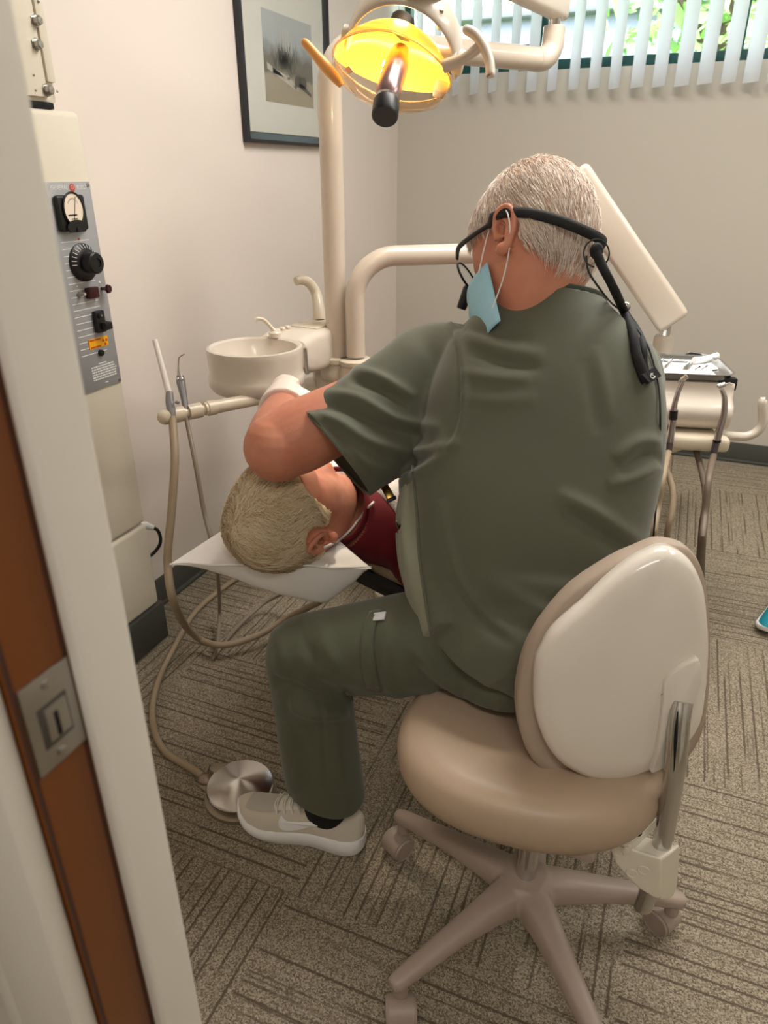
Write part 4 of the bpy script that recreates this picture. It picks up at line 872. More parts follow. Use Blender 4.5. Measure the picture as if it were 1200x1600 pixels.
tz = V((0, 0, -.003)); c4_ = Lp+Rp-cor
q = MB(); q.prism(fo, -nL*.005, bev=.0015); q.prism(fo2, -nR*.005, bev=.0015); q.prism([Lp+tz, Lp.lerp(cor, .96)+tz, cor+(eL+eR)*.003+tz, Rp.lerp(cor, .04)+tz, Rp+tz, c4_+tz], (0, 0, -.004))
vb, fb = remesh(q, .0016, 4, .5); from_np(vb, fb).build('back_bracket', m_cream, st, sharp=70)
q = MB(); q.prism([onz(u, v, zb5+.012) for u, v in ((930, 1312), (982, 1326), (1027, 1284), (985, 1272))], (0, 0, .008), bev=.002); q.prism([onz(u, v, zb5+.012) for u, v in ((976, 1324), (983, 1326), (1027, 1284), (1020, 1282))], (0, 0, -.014), bev=.001); q.build('bracket_arm', m_cream, st)
q = MB(); q.lathe(onz(994, 1300, zb5+.0195), (0, 0, 1), [(.009, 0), (.009, .0012), (.0005, .0013)], 20); q.build('arm_hole', m_dark, st)
for u, v, r_ in ((987, 1364, .0095), (1006, 1360, .0095), (967, 1333, .007)):
    c_ = onplane(u, v, cor, nL); q = MB(); q.lathe(c_-nL*.0005, nL, [(r_, 0), (r_, .0012), (r_*.86, .0018), (r_*.8, .0010), (.0005, .0012)], 24); q.build('rivet', m_cream, st)
q = MB(); q.lathe(pm-V((0, 0, .09))-_R*.016, (0, 0, 1), [(.006, 0), (.006, .01)], 10); q.build('post_stop', m_dark, st)
# ================================================================== PEOPLE: tools
from mathutils.bvhtree import BVHTree
m_skin = M('skin_tan', (206, 140, 112), .5, sss=.12, col2=(190, 118, 94), vscale=14, bump=.12, bscale=420)
m_skin2 = M('skin_pale', (214, 152, 124), .5, sss=.12, col2=(192, 112, 88), vscale=18, bump=.12, bscale=380)
HEAD = [  # z, front, back, half width
    (-.124, .060, .020, .016), (-.119, .078, .004, .032), (-.104, .086, -.022, .049), (-.084, .089, -.046, .058), (-.058, .090, -.070, .065), (-.030, .091, -.090, .071),
    (0, .090, -.102, .0745), (.030, .094, -.108, .0765), (.060, .091, -.107, .0755), (.088, .078, -.098, .067), (.108, .056, -.080, .053), (.120, .028, -.055, .034), (.1245, .004, -.034, .014), (.1252, -.013, -.017, .002)]
BUMPS = [(0, .098, -.040, .0, .020, .013, .016, .014), (0, .096, -.018, 0, .011, .010, .016, .016), (.033, .088, .004, 0, -.010, .016, .02, .011), (-.033, .088, .004, 0, -.010, .016, .02, .011),
         (.033, .085, .002, 0, .006, .010, .02, .008), (-.033, .085, .002, 0, .006, .010, .02, .008), (.03, .092, .026, 0, .005, .022, .02, .008), (-.03, .092, .026, 0, .005, .022, .02, .008),
         (0, .09, -.074, 0, .006, .022, .02, .006), (0, .09, -.087, 0, .006, .018, .02, .006), (0, .09, -.080, 0, -.004, .024, .02, .003), (0, .085, -.110, 0, .006, .018, .02, .012), (.05, .07, -.03, 0, .005, .02, .03, .016), (-.05, .07, -.03, 0, .005, .02, .03, .016)]
def head_rings(nz=44, n=60):
    hz_ = crom(HEAD, 6); zs = np.array([h[0] for h in hz_]); out = []
    for k in range(nz):
        # denser in angle of the crown
        z = -.124+.2491*(1-cos(pi*k/(nz-1)))/2
        fr = np.interp(z, zs, [h[1] for h in hz_]); bk = np.interp(z, zs, [h[2] for h in hz_]); hw = np.interp(z, zs, [h[3] for h in hz_])
        yc = fr*.4+bk*.6; ring = []
        for j in range(n):
            th = 2*pi*j/n; c_, s_ = cos(th), sin(th); p_ = 2.25
            x = math.copysign(abs(c_)**(2/p_), c_)*hw; y = yc+math.copysign(abs(s_)**(2/p_), s_)*((fr-yc) if s_ > 0 else (yc-bk))
            d = 0
            for bx_, by_, bz_, dx_, dy_, sx_, sy_, sz_ in BUMPS: d += dy_*math.exp(-((x-bx_)/sx_)**2-((y-by_)/sy_)**2*.5-((z-bz_)/sz_)**2)
            ring.append(V((x, y+d, z)))
        out.append(ring)
    return out
class Frame:
    def __init__(s, c, f, up, sc=1.0):
        s.c = V(c); s.y = V(f).normalized(); u = V(up); s.z = (u-s.y*u.dot(s.y)).normalized(); s.x = s.y.cross(s.z); s.k = sc
    def p(s, x, y=None, z=None):
        if y is None: x, y, z = x
        return s.c+(s.x*x+s.y*y+s.z*z)*s.k
    def inv(s, P): q = V(P)-s.c; return V((q.dot(s.x), q.dot(s.y), q.dot(s.z)))/s.k
    def d(s, v): return s.x*v[0]+s.y*v[1]+s.z*v[2]
def ear(mb, F, sgn):
    """outer ear: helix rim, bowl, antihelix and lobe; sgn +1 = the person's right"""
    o = V((sgn*.074, -.012, -.004)); out = V((sgn*.62, -.52, 0)).normalized(); up = V((0, -.22, 1)).normalized(); fw = out.cross(up)*(-sgn)
    fw = V((sgn*.45, .78, .15)).normalized()*-1; wd = -fw   # wd: from the back rim towards the face
    def E(a, b, h): return F.p(o+wd*(-a*.98)+up*b*.98+V((sgn, -.25, 0))*(h*1.7+.001))
    rim = [(-.006, -.006, .002), (-.004, .016, .006), (.004, .029, .010), (.016, .034, .012), (.027, .028, .013), (.032, .012, .013), (.030, -.004, .012), (.023, -.018, .010), (.014, -.029, .008), (.004, -.031, .005), (-.004, -.022, .003)]
    mb.tube([E(*r) for r in rim], [.0045*F.k, .0048*F.k, .005*F.k, .005*F.k, .005*F.k, .005*F.k, .005*F.k, .005*F.k, .0062*F.k, .006*F.k, .005*F.k], 10, smooth=4)
    mb.tube([E(.006, .022, .008), E(.017, .014, .010), E(.019, -.002, .010), E(.013, -.014, .008)], .004*F.k, 8, smooth=4)
    plate = [E(a*.93+.0007, b*.93, h-.004) for a, b, h in rim]; plate2 = [p_-F.d(V((sgn, -.2, 0)))*(.006*F.k) for p_ in plate]
    c0 = sum(plate, V())/len(plate)-F.d(V((sgn, 0, 0)))*(.006*F.k); c1 = sum(plate2, V())/len(plate2)-F.d(V((sgn, 0, 0)))*(.006*F.k)
    mb.loft([[c0.lerp(p_, .05) for p_ in plate], [c0.lerp(p_, .6) for p_ in plate], plate, plate2, [c1.lerp(p_, .05) for p_ in plate2]])
    mb.sphere(E(.003, -.004, .004), .006*F.k); mb.sphere(E(.006, -.026, .007), .0085*F.k, n=12)
def head_into(mb, F):
    r = head_rings(); mb.loft([[F.p(p) for p in ring] for ring in r]); ear(mb, F, 1); ear(mb, F, -1)
def smoothstep(a, b, x): t = max(0, min(1, (x-a)/(b-a))); return t*t*(3-2*t)
def make_hair(F, mask, mats, parent, whorl, n=6000, L=.03, lift=.005, wave=0.0, rad=.00045, seed=1, bias=V((0, 0, 0)), thick=.004):
    rings = head_rings(60, 80); rnd = random.Random(seed); mb = MB()
    R_, N_ = len(rings), len(rings[0])
    # cap
    idx = {}; mb.cur = 1
    def cv(i, j):
        j %= N_
        if (i, j) not in idx:
            p = rings[i][j]; nrm = V((p.x/.075**2*.005, (p.y+.008)/.1**2*.005, p.z/.12**2*.005)).normalized()
            k = min(1, mask(p)*1.0); idx[(i, j)] = len(mb.v); mb.v.append(F.p(p+nrm*(thick*smoothstep(0, 1, k)-.0015)))
        return idx[(i, j)]
    cells = []
    for i in range(R_-1):
        for j in range(N_):
            c = (rings[i][j]+rings[i][(j+1) % N_]+rings[i+1][j]+rings[i+1][(j+1) % N_])/4
            if mask(c) > .45:
                mb.f.append((cv(i, j), cv(i, j+1), cv(i+1, j+1), cv(i+1, j))); mb.mi.append(1)
                ar = (rings[i][(j+1) % N_]-rings[i][j]).cross(rings[i+1][j]-rings[i][j]).length; cells.append((i, j, ar))
    cum = np.cumsum([c[2] for c in cells]); ws = np.array(whorl)
    for k in range(n):
        i, j, _ = cells[int(np.searchsorted(cum, rnd.random()*cum[-1]))]; a, b = rnd.random(), rnd.random()
        A, B, C_, D = rings[i][j], rings[i][(j+1) % N_], rings[i+1][(j+1) % N_], rings[i+1][j]
        p = A*(1-a)*(1-b)+B*a*(1-b)+C_*a*b+D*(1-a)*b; mk = mask(p)
        if mk < .2 or rnd.random() > .25+mk: continue
        nrm = (B-A).cross(D-A); nrm = nrm.normalized() if nrm.length else V((0, 0, 1))
        if nrm.dot(p-V((0, -.01, .02))) < 0: nrm = -nrm
        d = (p-whorl); d = d-nrm*d.dot(nrm); d = d.normalized() if d.length > 1e-4 else perp(nrm)
        bb = bias-nrm*bias.dot(nrm); d = (d+bb+perp(nrm, (rnd.gauss(0, 1), rnd.gauss(0, 1), rnd.gauss(0, 1)))*.22).normalized(); sd = nrm.cross(d)
        l_ = L*rnd.uniform(.65, 1.15)*(.45+.55*mk); lf = lift*rnd.uniform(.5, 1.5); ph = p.x*95+p.z*60+rnd.uniform(-.4, .4); pts = []
        for s_ in (0, .25, .5, .75, 1.0):
            x = s_*l_; pts.append(F.p(p+d*x+nrm*(thick*.5*mk+lf*math.sin(s_*2.0)-x*x/.19)+sd*(wave*math.sin(ph+s_*5.2))))
        mb.cur = rnd.choices((0, 1, 2), (.5, .33, .17))[0]
        mb.tube(pts, [rad, rad*1.1, rad, rad*.8, rad*.25], 3, cap=False)
    return mb.build('hair', mats, parent, sharp=180)
def hand(mb, w, D, N, sgn, curl=(20, 30, 20), infl=0.0, k=1.0, spread=.03):
    """wrist point, finger direction, palm normal; sgn: +1 puts the thumb along D x N"""
    D = V(D).normalized(); N = V(N); N = (N-D*N.dot(D)).normalized(); S = D.cross(N)*sgn; w = V(w)
    def P(d, s, n): return w+(D*d+S*s+N*n)*k
    mb.limb([(P(-.02, 0, 0), .029+infl, .021+infl), (P(.01, 0, 0), .032+infl, .020+infl), (P(.05, .002, .002), .041+infl, .0175+infl), (P(.088, 0, .002), .042+infl, .0145+infl), (P(.102, -.002, .002), .037+infl, .010+infl)], S, m=5, n=24, p=2.5)
    for i, (s, l, r) in enumerate(((.031, .074, .0093), (.0105, .083, .0095), (-.0105, .077, .009), (-.031, .060, .0082))):
        p = P(.092-.004*abs(i-1), s, .001); a = 0; pts = [P(.07, s*.9, .001), p]; sp = S*((s*spread/.03)); rr = [r+infl, r+infl]
        for j, (f, rad_) in enumerate(((.46, .95), (.30, .9), (.24, .78))):
            a += radians(curl[j]+(i-1)*2); dd = (D*cos(a)+N*sin(a)+sp*.4).normalized(); p = p+dd*(l*f*k); pts.append(p); rr.append(r*rad_+infl)
        p = pts[-1]+(pts[-1]-pts[-2]).normalized()*.005; pts.append(p); rr.append(r*.35+infl*.5)
        mb.tube(pts, rr, 12, smooth=3)
    t0 = P(.018, .026, .004); t1 = P(.045, .050, .018); t2 = P(.075, .060, .034); t3 = P(.098, .056, .046)
    mb.tube([t0, t1, t2, t3, t3+(t3-t2)*.25], [.015+infl, .0135+infl, .011+infl, .0095+infl, .004+infl*.5], 12, smooth=4)
def cut(v, f, planes):
    """open a cloth shell: cut with planes (point, normal, radius, centre) and drop what lies beyond"""
    bm = bmesh.new(); bv = [bm.verts.new(tuple(p)) for p in v]
    for q in f: bm.faces.new([bv[i] for i in q])
    for p, n, c, r in planes:
        p = V(p); n = V(n).normalized(); c = V(c); fs = [x for x in bm.faces if (x.calc_center_median()-c).length < r]
        g = set(fs)
        for x in fs: g.update(x.edges); g.update(x.verts)
        bmesh.ops.bisect_plane(bm, geom=list(g), plane_co=p, plane_no=n, clear_outer=False)
        dl_ = [x for x in bm.faces if (x.calc_center_median()-c).length < r*1.15 and (x.calc_center_median()-p).dot(n) > 1e-5]
        bmesh.ops.delete(bm, geom=dl_, context='FACES')
    bm.verts.index_update(); bm.verts.ensure_lookup_table()
    v2 = np.array([tuple(x.co) for x in bm.verts]); f2 = [tuple(y.index for y in x.verts) for x in bm.faces]; bm.free()
    return v2, f2
def solid(o, t=.002):
    m = o.modifiers.new('cloth', 'SOLIDIFY'); m.thickness = t; m.offset = -1; return o
def bvh_of(v, f): return BVHTree.FromPolygons([V(x) for x in v], [tuple(q) for q in f])
def on(b, u, v, off=.002, dflt=1.25):
    r = ray(u, v).normalized(); h_ = b.ray_cast(CAM, r)
    if h_[0] is None: return dep(u, v, dflt)
    return h_[0]+(h_[1] if h_[1].dot(r) < 0 else -h_[1])*off
def shoe(parent_or_none, heel, T, L, side, mats, label=None, cat=None, logo=False, laces=True, name='sneaker', yawz=0):
    """heel: ground point under the heel; T: toe direction; side: +1 when the outer side lies along T x Z (a right shoe)"""
    T = V(T); T.z = 0; T.normalize(); S = T.cross(V((0, 0, 1)))*side; H = V((heel[0], heel[1], 0)); k = L/.30
    up, sole, mesh, lace = mats
    st_u = [0, .02, .06, .14, .25, .38, .50, .62, .74, .85, .93, .98, 1.0]
    W = [.010, .022, .030, .0345, .0335, .033, .037, .0435, .048, .046, .036, .020, .006]; CO = [0, 0, 0, 0, -.001, -.002, 0, .002, .002, -.002, -.007, -.011, -.013]
    SB = [.016, .012, .007, .002, .0, .0, .0, .0, .002, .009, .018, .025, .029]; ST = [.046, .046, .045, .043, .041, .039, .037, .035, .034, .036, .040, .043, .044]
    UT = [.095, .104, .106, .094, .083, .091, .093, .084, .072, .061, .053, .047, .045]; UW = [.3, .62, .78, .86, .9, .93, .93, .93, .93, .92, .86, .7, .4]
    def pt(u, s, z): return H+T*(u*L)+S*(s*k)+V((0, 0, z*k))
    q = MB(); rg = []
    for i, u in enumerate(st_u):
        o_ = []
        for s, z in ((-.88, 0), (-1.02, .35), (-1.05, .6), (-1.0, .9), (-.9, 1.0), (.9, 1.0), (1.0, .9), (1.05, .6), (1.02, .35), (.88, 0)):
            o_.append(pt(u, CO[i]+s*W[i]*1.06, SB[i]+(ST[i]-SB[i])*z))
        rg.append(o_)
    rg = [[V(x) for x in r_] for r_ in rg]
    rg2 = []
    for j in range(10): rg2.append(crom([tuple(r_[j]) for r_ in rg], 4))
    q.loft([[V(rg2[j][i]) for j in range(10)] for i in range(len(rg2[0]))])
    def uprow(u):
        g = lambda A: float(np.interp(u, st_u, A)); return g(W)*g(UW) if False else g(W), g(CO), g(ST), g(UT), g(UW)
    def surf(u, th, off=0):
        w, co, zt5, ut, uw = uprow(u); w = w*(.5+.5*uw)
        c_, s_ = cos(th), sin(th); x = math.copysign(abs(c_)**.72, c_)*w*(1-.22*abs(s_)); z = zt5-.006+(ut-zt5+.006)*abs(s_)**.85
        return pt(u, co+x*(1+off/.04), z+off*s_)
    root = parent_or_none
    if root is None:
        root = thing(name, H, label, cat)
        main = up_o = None
    q2 = MB(); rg = []
    us = [.004]+[i/40 for i in range(1, 40)]+[.994]
    for u in us: rg.append([surf(u, pi*j/20) for j in range(21)]+[surf(u, pi*(20-j)/20, 0)*.0+pt(u, uprow(u)[1]+math.copysign(1, -cos(pi*(20-j)/20))*-0, uprow(u)[2]-.012) for j in (10,)])
    q2.loft(rg)
    if parent_or_none is not None:
        body = q2.build(name, up, parent_or_none, sharp=60); 
        if label: body['label'] = label
        par = body
    else: body = q2.build('upper', up, root, sharp=60); par = root
    q.build('sole', sole, par, sharp=50)
    q3 = MB()
    for k_ in range(13):
        pass
    m3 = MB(); g_ = []
    for u in [.60+.30*i/12 for i in range(13)]:
        g_.append([surf(u, pi*(.30+.42*j/12), .0012) for j in range(13)])
    fs = [(i*13+j, i*13+j+1, (i+1)*13+j+1, (i+1)*13+j) for i in range(12) for j in range(12)]
    m3.add([p for r_ in g_ for p in r_], fs); m3.build('toe_mesh', mesh, par)
    if laces:
        for i in range(5):
            u = .40+.055*i; q4 = MB(); q4.tube([surf(u, radians(48), .002), surf(u+.012, radians(70), .0055), surf(u+.02, radians(90), .006), surf(u+.012, radians(112), .0055), surf(u, radians(134), .002)], .0026*k, 8, smooth=4, flat=.6)
            q4.tube([surf(u, radians(50), .002), surf(u+.03, radians(75), .007), surf(u+.055, radians(128), .002)], .0022*k, 8, smooth=4); q4.build('lace', lace, par)
        q4 = MB(); g_ = []
        for u in [.36+.28*i/10 for i in range(11)]: g_.append([surf(u, radians(60+60*j/8), .0015+.001*sin(pi*j/8)) for j in range(9)])
        q4.add([p for r_ in g_ for p in r_], [(i*9+j, i*9+j+1, (i+1)*9+j+1, (i+1)*9+j) for i in range(10) for j in range(8)]); q4.build('tongue', lace, par)
    if logo:
        lo = [(.600, 12), (.578, 24), (.545, 30), (.530, 33), (.545, 22), (.530, 17), (.48, 19), (.40, 25), (.30, 32), (.215, 38), (.30, 26), (.40, 15), (.48, 8), (.545, 5), (.585, 7)]
        lo = [(.585, 44), (.600, 28), (.585, 15), (.54, 9), (.46, 12), (.38, 21), (.28, 34), (.19, 44), (.28, 40), (.38, 34), (.47, 29), (.535, 30), (.56, 36)]
        o5 = MB(); c_ = crom([(a, b) for a, b in lo], 3, closed=True); top_ = [surf(u, radians(t), .0034) for u, t in c_]; bot = [surf(u, radians(t), .0005) for u, t in c_]
        n5 = len(c_); cu = sum(p[0] for p in c_)/n5
        o5.add(top_+bot, [tuple(range(n5))]+[(i, (i+1) % n5, n5+(i+1) % n5, n5+i) for i in range(n5)]); o5.build('side_logo', sole, par, flat=True)
    return root, surf
# ================================================================== DENTIST
m_scrub = M('olive_scrub', (84, 86, 69), .72, var=.04, vscale=6, sheen=.25, bump=.10, bscale=900)
m_scrubp = M('olive_scrub_trousers', (80, 83, 64), .72, var=.05, vscale=6, sheen=.2, bump=.10, bscale=900)
m_panel = M('grey_green_panel', (128, 128, 108), .7, sheen=.2, bump=.1, bscale=900)
m_collar = M('dark_green_trim', (58, 63, 52), .75)
m_sock = M('black_sock', (16, 16, 18), .9)
m_glove = M('white_glove', (240, 226, 216), .42, sss=.08, bump=.1, bscale=60)
m_shoeU = M('ivory_knit', (208, 199, 183), .7, bump=.2, bscale=500); m_shoeM = M('grey_mesh', (186, 180, 168), .8, bump=.5, bscale=700); m_shoeS = M('white_foam', (236, 234, 233), .55); m_lace = M('ivory_lace', (222, 216, 202), .7)
D_SEAT = V((-.11, .97, .0))
dn = thing('person', (-.11, 1.10, .455), 'seated person in olive green scrubs, loupes and white gloves, leaning over the patient', 'person')
shL = dep(688, 575, 1.38); shR = dep(968, 598, 1.28); elL = dep(435, 699, 1.335); wrL = dep(446, 610, 1.55)
elR = V((-.20, 1.50, .80)); wrR = V((-.40, 1.42, .845))
hipL = V((-.19, 1.10, .535)); hipR = V((-.02, 1.12, .535)); knL = dep(478, 1022, 1.365); anL = V((-.512, .950, .13))
knR = V((-.03, 1.52, .50)); anR = V((-.04, 1.44, .13))
HF = Frame(dep(830, 402, 1.27), _R*-.56-_U*.38+_F*.74, -_R*.15+_U*.9+_F*.42, 1.16)
nk = dep(853, 452, 1.275)
spine = [  # centre, half width, half depth
    (V((-.115, 1.10, .462)), .178, .132), (V((-.118, 1.11, .52)), .192, .142), (dep(814, 935, 1.33), .192, .145), (dep(814, 870, 1.32), .197, .145), (dep(822, 800, 1.305), .200, .142),
    (dep(842, 700, 1.295), .200, .133), (dep(848, 610, 1.29), .190, .122), (dep(848, 540, 1.29), .160, .100), (dep(850, 488, 1.285), .105, .080), (dep(852, 452, 1.28), .072, .068)]
lat = V((1, .0, 0))
def latf(t): a = radians(14*(1-t)); return V((cos(a), sin(a), 0))
def torso(mb, g=0.0, sl=None):
    mb.limb([(c, a+g, b+g*.9) for c, a, b in (spine if sl is None else spine[sl])], latf, m=6, n=44, p=2.5)
b = MB(); b.limb([(c, a-(.03 if c.z < .72 else .010), b_-(.03 if c.z < .72 else .010)) for c, a, b_ in spine], latf, m=6, n=44, p=2.5)
head_into(b, HF)
b.limb([(dep(851, 520, 1.285), .085, .075), (nk, .066, .066), (nk.lerp(HF.p(0, -.035, -.05), .5), .062, .064), (HF.p(0, -.03, -.03), .062, .066)], lat, m=5, n=28)
def arm(mb, s, e, w, g=0.0):
    mb.limb([(s.lerp(e, -.08), .052+g, .058+g), (s.lerp(e, .2), .058+g, .062+g), (s.lerp(e, .55), .064+g, .062+g), (s.lerp(e, .85), .070+g, .066+g), (e, .065+g, .062+g)], (0, 0, 1), m=5, n=26)
    mb.sphere(e, .066+g, n=20)
    mb.limb([(e, .063+g, .062+g), (e.lerp(w, .2), .064+g, .060+g), (e.lerp(w, .5), .050+g, .046+g), (e.lerp(w, .8), .034+g, .031+g), (w, .031+g, .026+g)], (0, 0, 1), m=5, n=26)
arm(b, shL, elL, wrL); arm(b, shR, elR, wrR)
mouth = dep(556, 752, 1.50)
hdL = (V((-.58, 1.36, .80))-wrL).normalized(); hdR = (V((-.58, 1.29, .80))-wrR).normalized()
hand(b, wrL, hdL, V((.1, -.25, -1)), 1, curl=(28, 34, 22)); hand(b, wrR, hdR, V((-.3, -.3, -1)), -1, curl=(34, 40, 26))
for h_, k_, a_ in ((hipL, knL, anL), (hipR, knR, anR)):
    b.limb([(h_, .085, .085), (h_.lerp(k_, .5), .075, .075), (k_, .056, .058)], (0, 0, 1), m=5, n=24); b.sphere(k_, .056, n=18)
    b.limb([(k_, .055, .056), (k_.lerp(a_, .3), .056, .056), (a_+V((0, 0, .03)), .032, .034), (a_, .026, .026), (a_-V((0, 0, .05)), .018, .022)], (1, 0, 0), m=5, n=24)
for a_, t_ in ((anL, V((-.2, -.026, 0))), (anR, V((-.05, .2, 0)))):
    t_ = t_.normalized(); z_ = V((0, 0, .046-a_.z)); b.limb([(a_+t_*-.03+z_, .019, .022), (a_+t_*.05+z_-V((0, 0, .004)), .020, .014), (a_+t_*.12+z_-V((0, 0, .008)), .024, .012), (a_+t_*.165+z_-V((0, 0, .010)), .018, .008)], V((0, 0, 1)).cross(t_), m=4, n=20)
vb, fb = remesh(b, .0034, 3, .5)
from_np(vb, fb).build('body', m_skin, dn, sharp=180)
bodyB = bvh_of(vb, fb)
# --- hair
def hmask(p):
    if p.y > .035: zb = .052+.030*smoothstep(.035, .085, p.y)
    elif p.y > .0: zb = .036+.016*smoothstep(0, .035, p.y)
    elif p.y > -.04: zb = .036-.070*smoothstep(.0, .040, -p.y)
    else: zb = -.034-.042*smoothstep(.04, .075, -p.y)
    e_ = ((abs(p.x)-.078)/.03)**2+((p.y+.020)/.026)**2+(p.z/.032)**2
    return smoothstep(-.004, .014, p.z-zb)*smoothstep(.8, 1.25, e_)
mh = [M('hair_white', (250, 238, 226), .42), M('hair_grey', (226, 204, 186), .45), M('hair_tan', (188, 158, 136), .45)]
make_hair(HF, hmask, mh, dn, V((.0, -.035, .13)), n=9000, L=.034, lift=.0045, rad=.0005, seed=2, bias=V((0, -.25, -.2)), thick=.007)
# --- trousers
q = MB()
def leg(mb, h_, k_, a_, twist):
    mb.limb([(h_.lerp(k_, -.15), .108, .106), (h_.lerp(k_, .2), .102, .104), (h_.lerp(k_, .55), .092, .092), (h_.lerp(k_, .85), .081, .082), (k_, .076, .078)], (0, 0, 1), m=5, n=30, p=2.2); mb.sphere(k_, .077, n=24)
    e_ = a_+V((0, 0, .0)); mb.limb([(k_+V((0, 0, .01)), .076, .077), (k_.lerp(e_, .3), .074, .077), (k_.lerp(e_, .7), .070, .076), (e_+V((0, 0, -.004)), .067, .078), (e_+V((0, 0, -.025)), .067, .078)], twist, m=5, n=30, p=2.3)
leg(q, hipL, knL, anL, (0, 1, 0)); leg(q, hipR, knR, anR, (1, 0, 0))
q.limb([(V((-.115, 1.10, .452)), .176, .130), (V((-.117, 1.105, .50)), .196, .150), (V((-.12, 1.11, .545)), .186, .138), (spine[2][0], .160, .115)], latf, m=5, n=40, p=2.5)
vp, fp_ = remesh(q, .0055, 10, .5)
PL = [(-.0035, 4, [(598, 952), (585, 985), (584, 1030), (596, 1082)]), (.003, 6, [(612, 955), (604, 990), (602, 1040), (612, 1085)]), (-.002, 3, [(586, 956), (572, 985), (570, 1035), (584, 1084)]),
      (-.008, 9, [(440, 1062), (480, 1085), (520, 1098), (548, 1092)]), (.007, 10, [(432, 1080), (470, 1108), (510, 1118), (545, 1112)]), (-.005, 7, [(425, 1050), (445, 1080), (452, 1110)]),
      (-.006, 9, [(480, 1062), (520, 1080), (560, 1085)]), (.006, 10, [(640, 1005), (690, 1060), (750, 1095), (810, 1110)]), (-.007, 9, [(640, 1035), (690, 1085), (760, 1118), (810, 1125)]), (.005, 9, [(600, 1075), (660, 1108), (720, 1130)]),
      (-.006, 9, [(660, 990), (700, 1040), (760, 1072), (815, 1082)]), (.005, 12, [(430, 980), (440, 1020), (436, 1060)]), (.004, 14, [(440, 1130), (450, 1190), (452, 1245)]), (-.004, 12, [(465, 1140), (478, 1190), (480, 1240)]), (.004, 14, [(520, 1130), (530, 1190), (535, 1240)]),
      (.004, 12, [(500, 960), (510, 1010), (540, 1060)]), (-.004, 9, [(470, 960), (476, 1000), (500, 1050)]), (-.0022, 3, [(500, 1095), (505, 1160), (512, 1245)]), (.005, 9, [(700, 1015), (760, 1045), (815, 1058)])]
vp = folds(vp, fp_, [(a*1.6, w_, l) for a, w_, l in PL])
vp, fp_ = cut(vp, fp_, [(anL+V((0, 0, .024)), (-.14, 0, -1), anL, .15), (anR+V((0, 0, -.004)), (0, 0, -1), anR, .13)])
tr_ = solid(from_np(vp, fp_).build('trousers', m_scrubp, dn, sharp=180), .003)
pb = bvh_of(vp, fp_)
q = MB(); q.prism([on(pb, u, v, .001) for u, v in ((586, 959), (604, 957), (601, 969), (584, 971))], (on(pb, 594, 964, .0035)-on(pb, 594, 964, .001))); q.build('pocket_tag', M('white_tag', (206, 206, 206), .6), tr_, flat=True)
q = MB(); q.tube([on(pb, 594+1.5*cos(k*.5)*1.8, 964+sin(k*.5)*2.2, .0042) for k in range(13)], .0004, 5); q.build('tag_emblem', M('tag_print', (110, 110, 110), .6), tr_)
# cargo pocket: raised patch with its flap
fl = MB(); g_ = []
pk_l = [(598, 953), (587, 985), (586, 1030), (597, 1080)]; pk_r = [(578, 956), (566, 985), (563, 1032), (572, 1075)]
cl, cr = crom(pk_l, 6), crom(pk_r, 6)
for a, b2 in zip(cl, cr): g_.append([on(pb, a[0]+(b2[0]-a[0])*t, a[1]+(b2[1]-a[1])*t, .0022+.0012*sin(pi*t)) for t in (0, .2, .4, .6, .8, 1)])
fl.add([p for r_ in g_ for p in r_], [(i*6+j, i*6+j+1, (i+1)*6+j+1, (i+1)*6+j) for i in range(len(g_)-1) for j in range(5)]); solid(fl.build('pocket_flap', m_scrubp, tr_), .0015)
# --- shirt
q = MB(); torso(q, .016, slice(1, 10))
q.limb([(spine[1][0]+V((0, 0, -.10)), .212, .160), (spine[1][0]+V((0, 0, .0)), .214, .164), (spine[2][0], .212, .164), (spine[3][0], .210, .162)], latf, m=5, n=44, p=2.5)
def sleeve(mb, s, e, inn, end):
    ax = (e-s).normalized(); up_ = (V((0, 0, 1))-ax*ax.z).normalized()
    mb.limb([(inn, .085, .085), (s.lerp(e, -.02)+up_*.002, .080, .078), (s.lerp(e, .25)-up_*.004, .084, .078), (s.lerp(e, .5)-up_*.010, .090, .080), (s.lerp(e, end)-up_*.014, .094, .082), (s.lerp(e, end+.1)-up_*.014, .094, .082)], up_, m=6, n=32, p=2.2)
q.limb([(shL.lerp(spine[6][0], .5), .085, .085), (dep(690, 594, 1.385), .112, .088), (dep(645, 622, 1.375), .110, .086), (dep(590, 660, 1.36), .108, .084), (dep(534, 700, 1.345), .106, .082), (dep(495, 728, 1.335), .106, .082)], _U, m=6, n=34, p=2.2); sleeve(q, shR, elR, shR.lerp(spine[6][0], .5), .75)
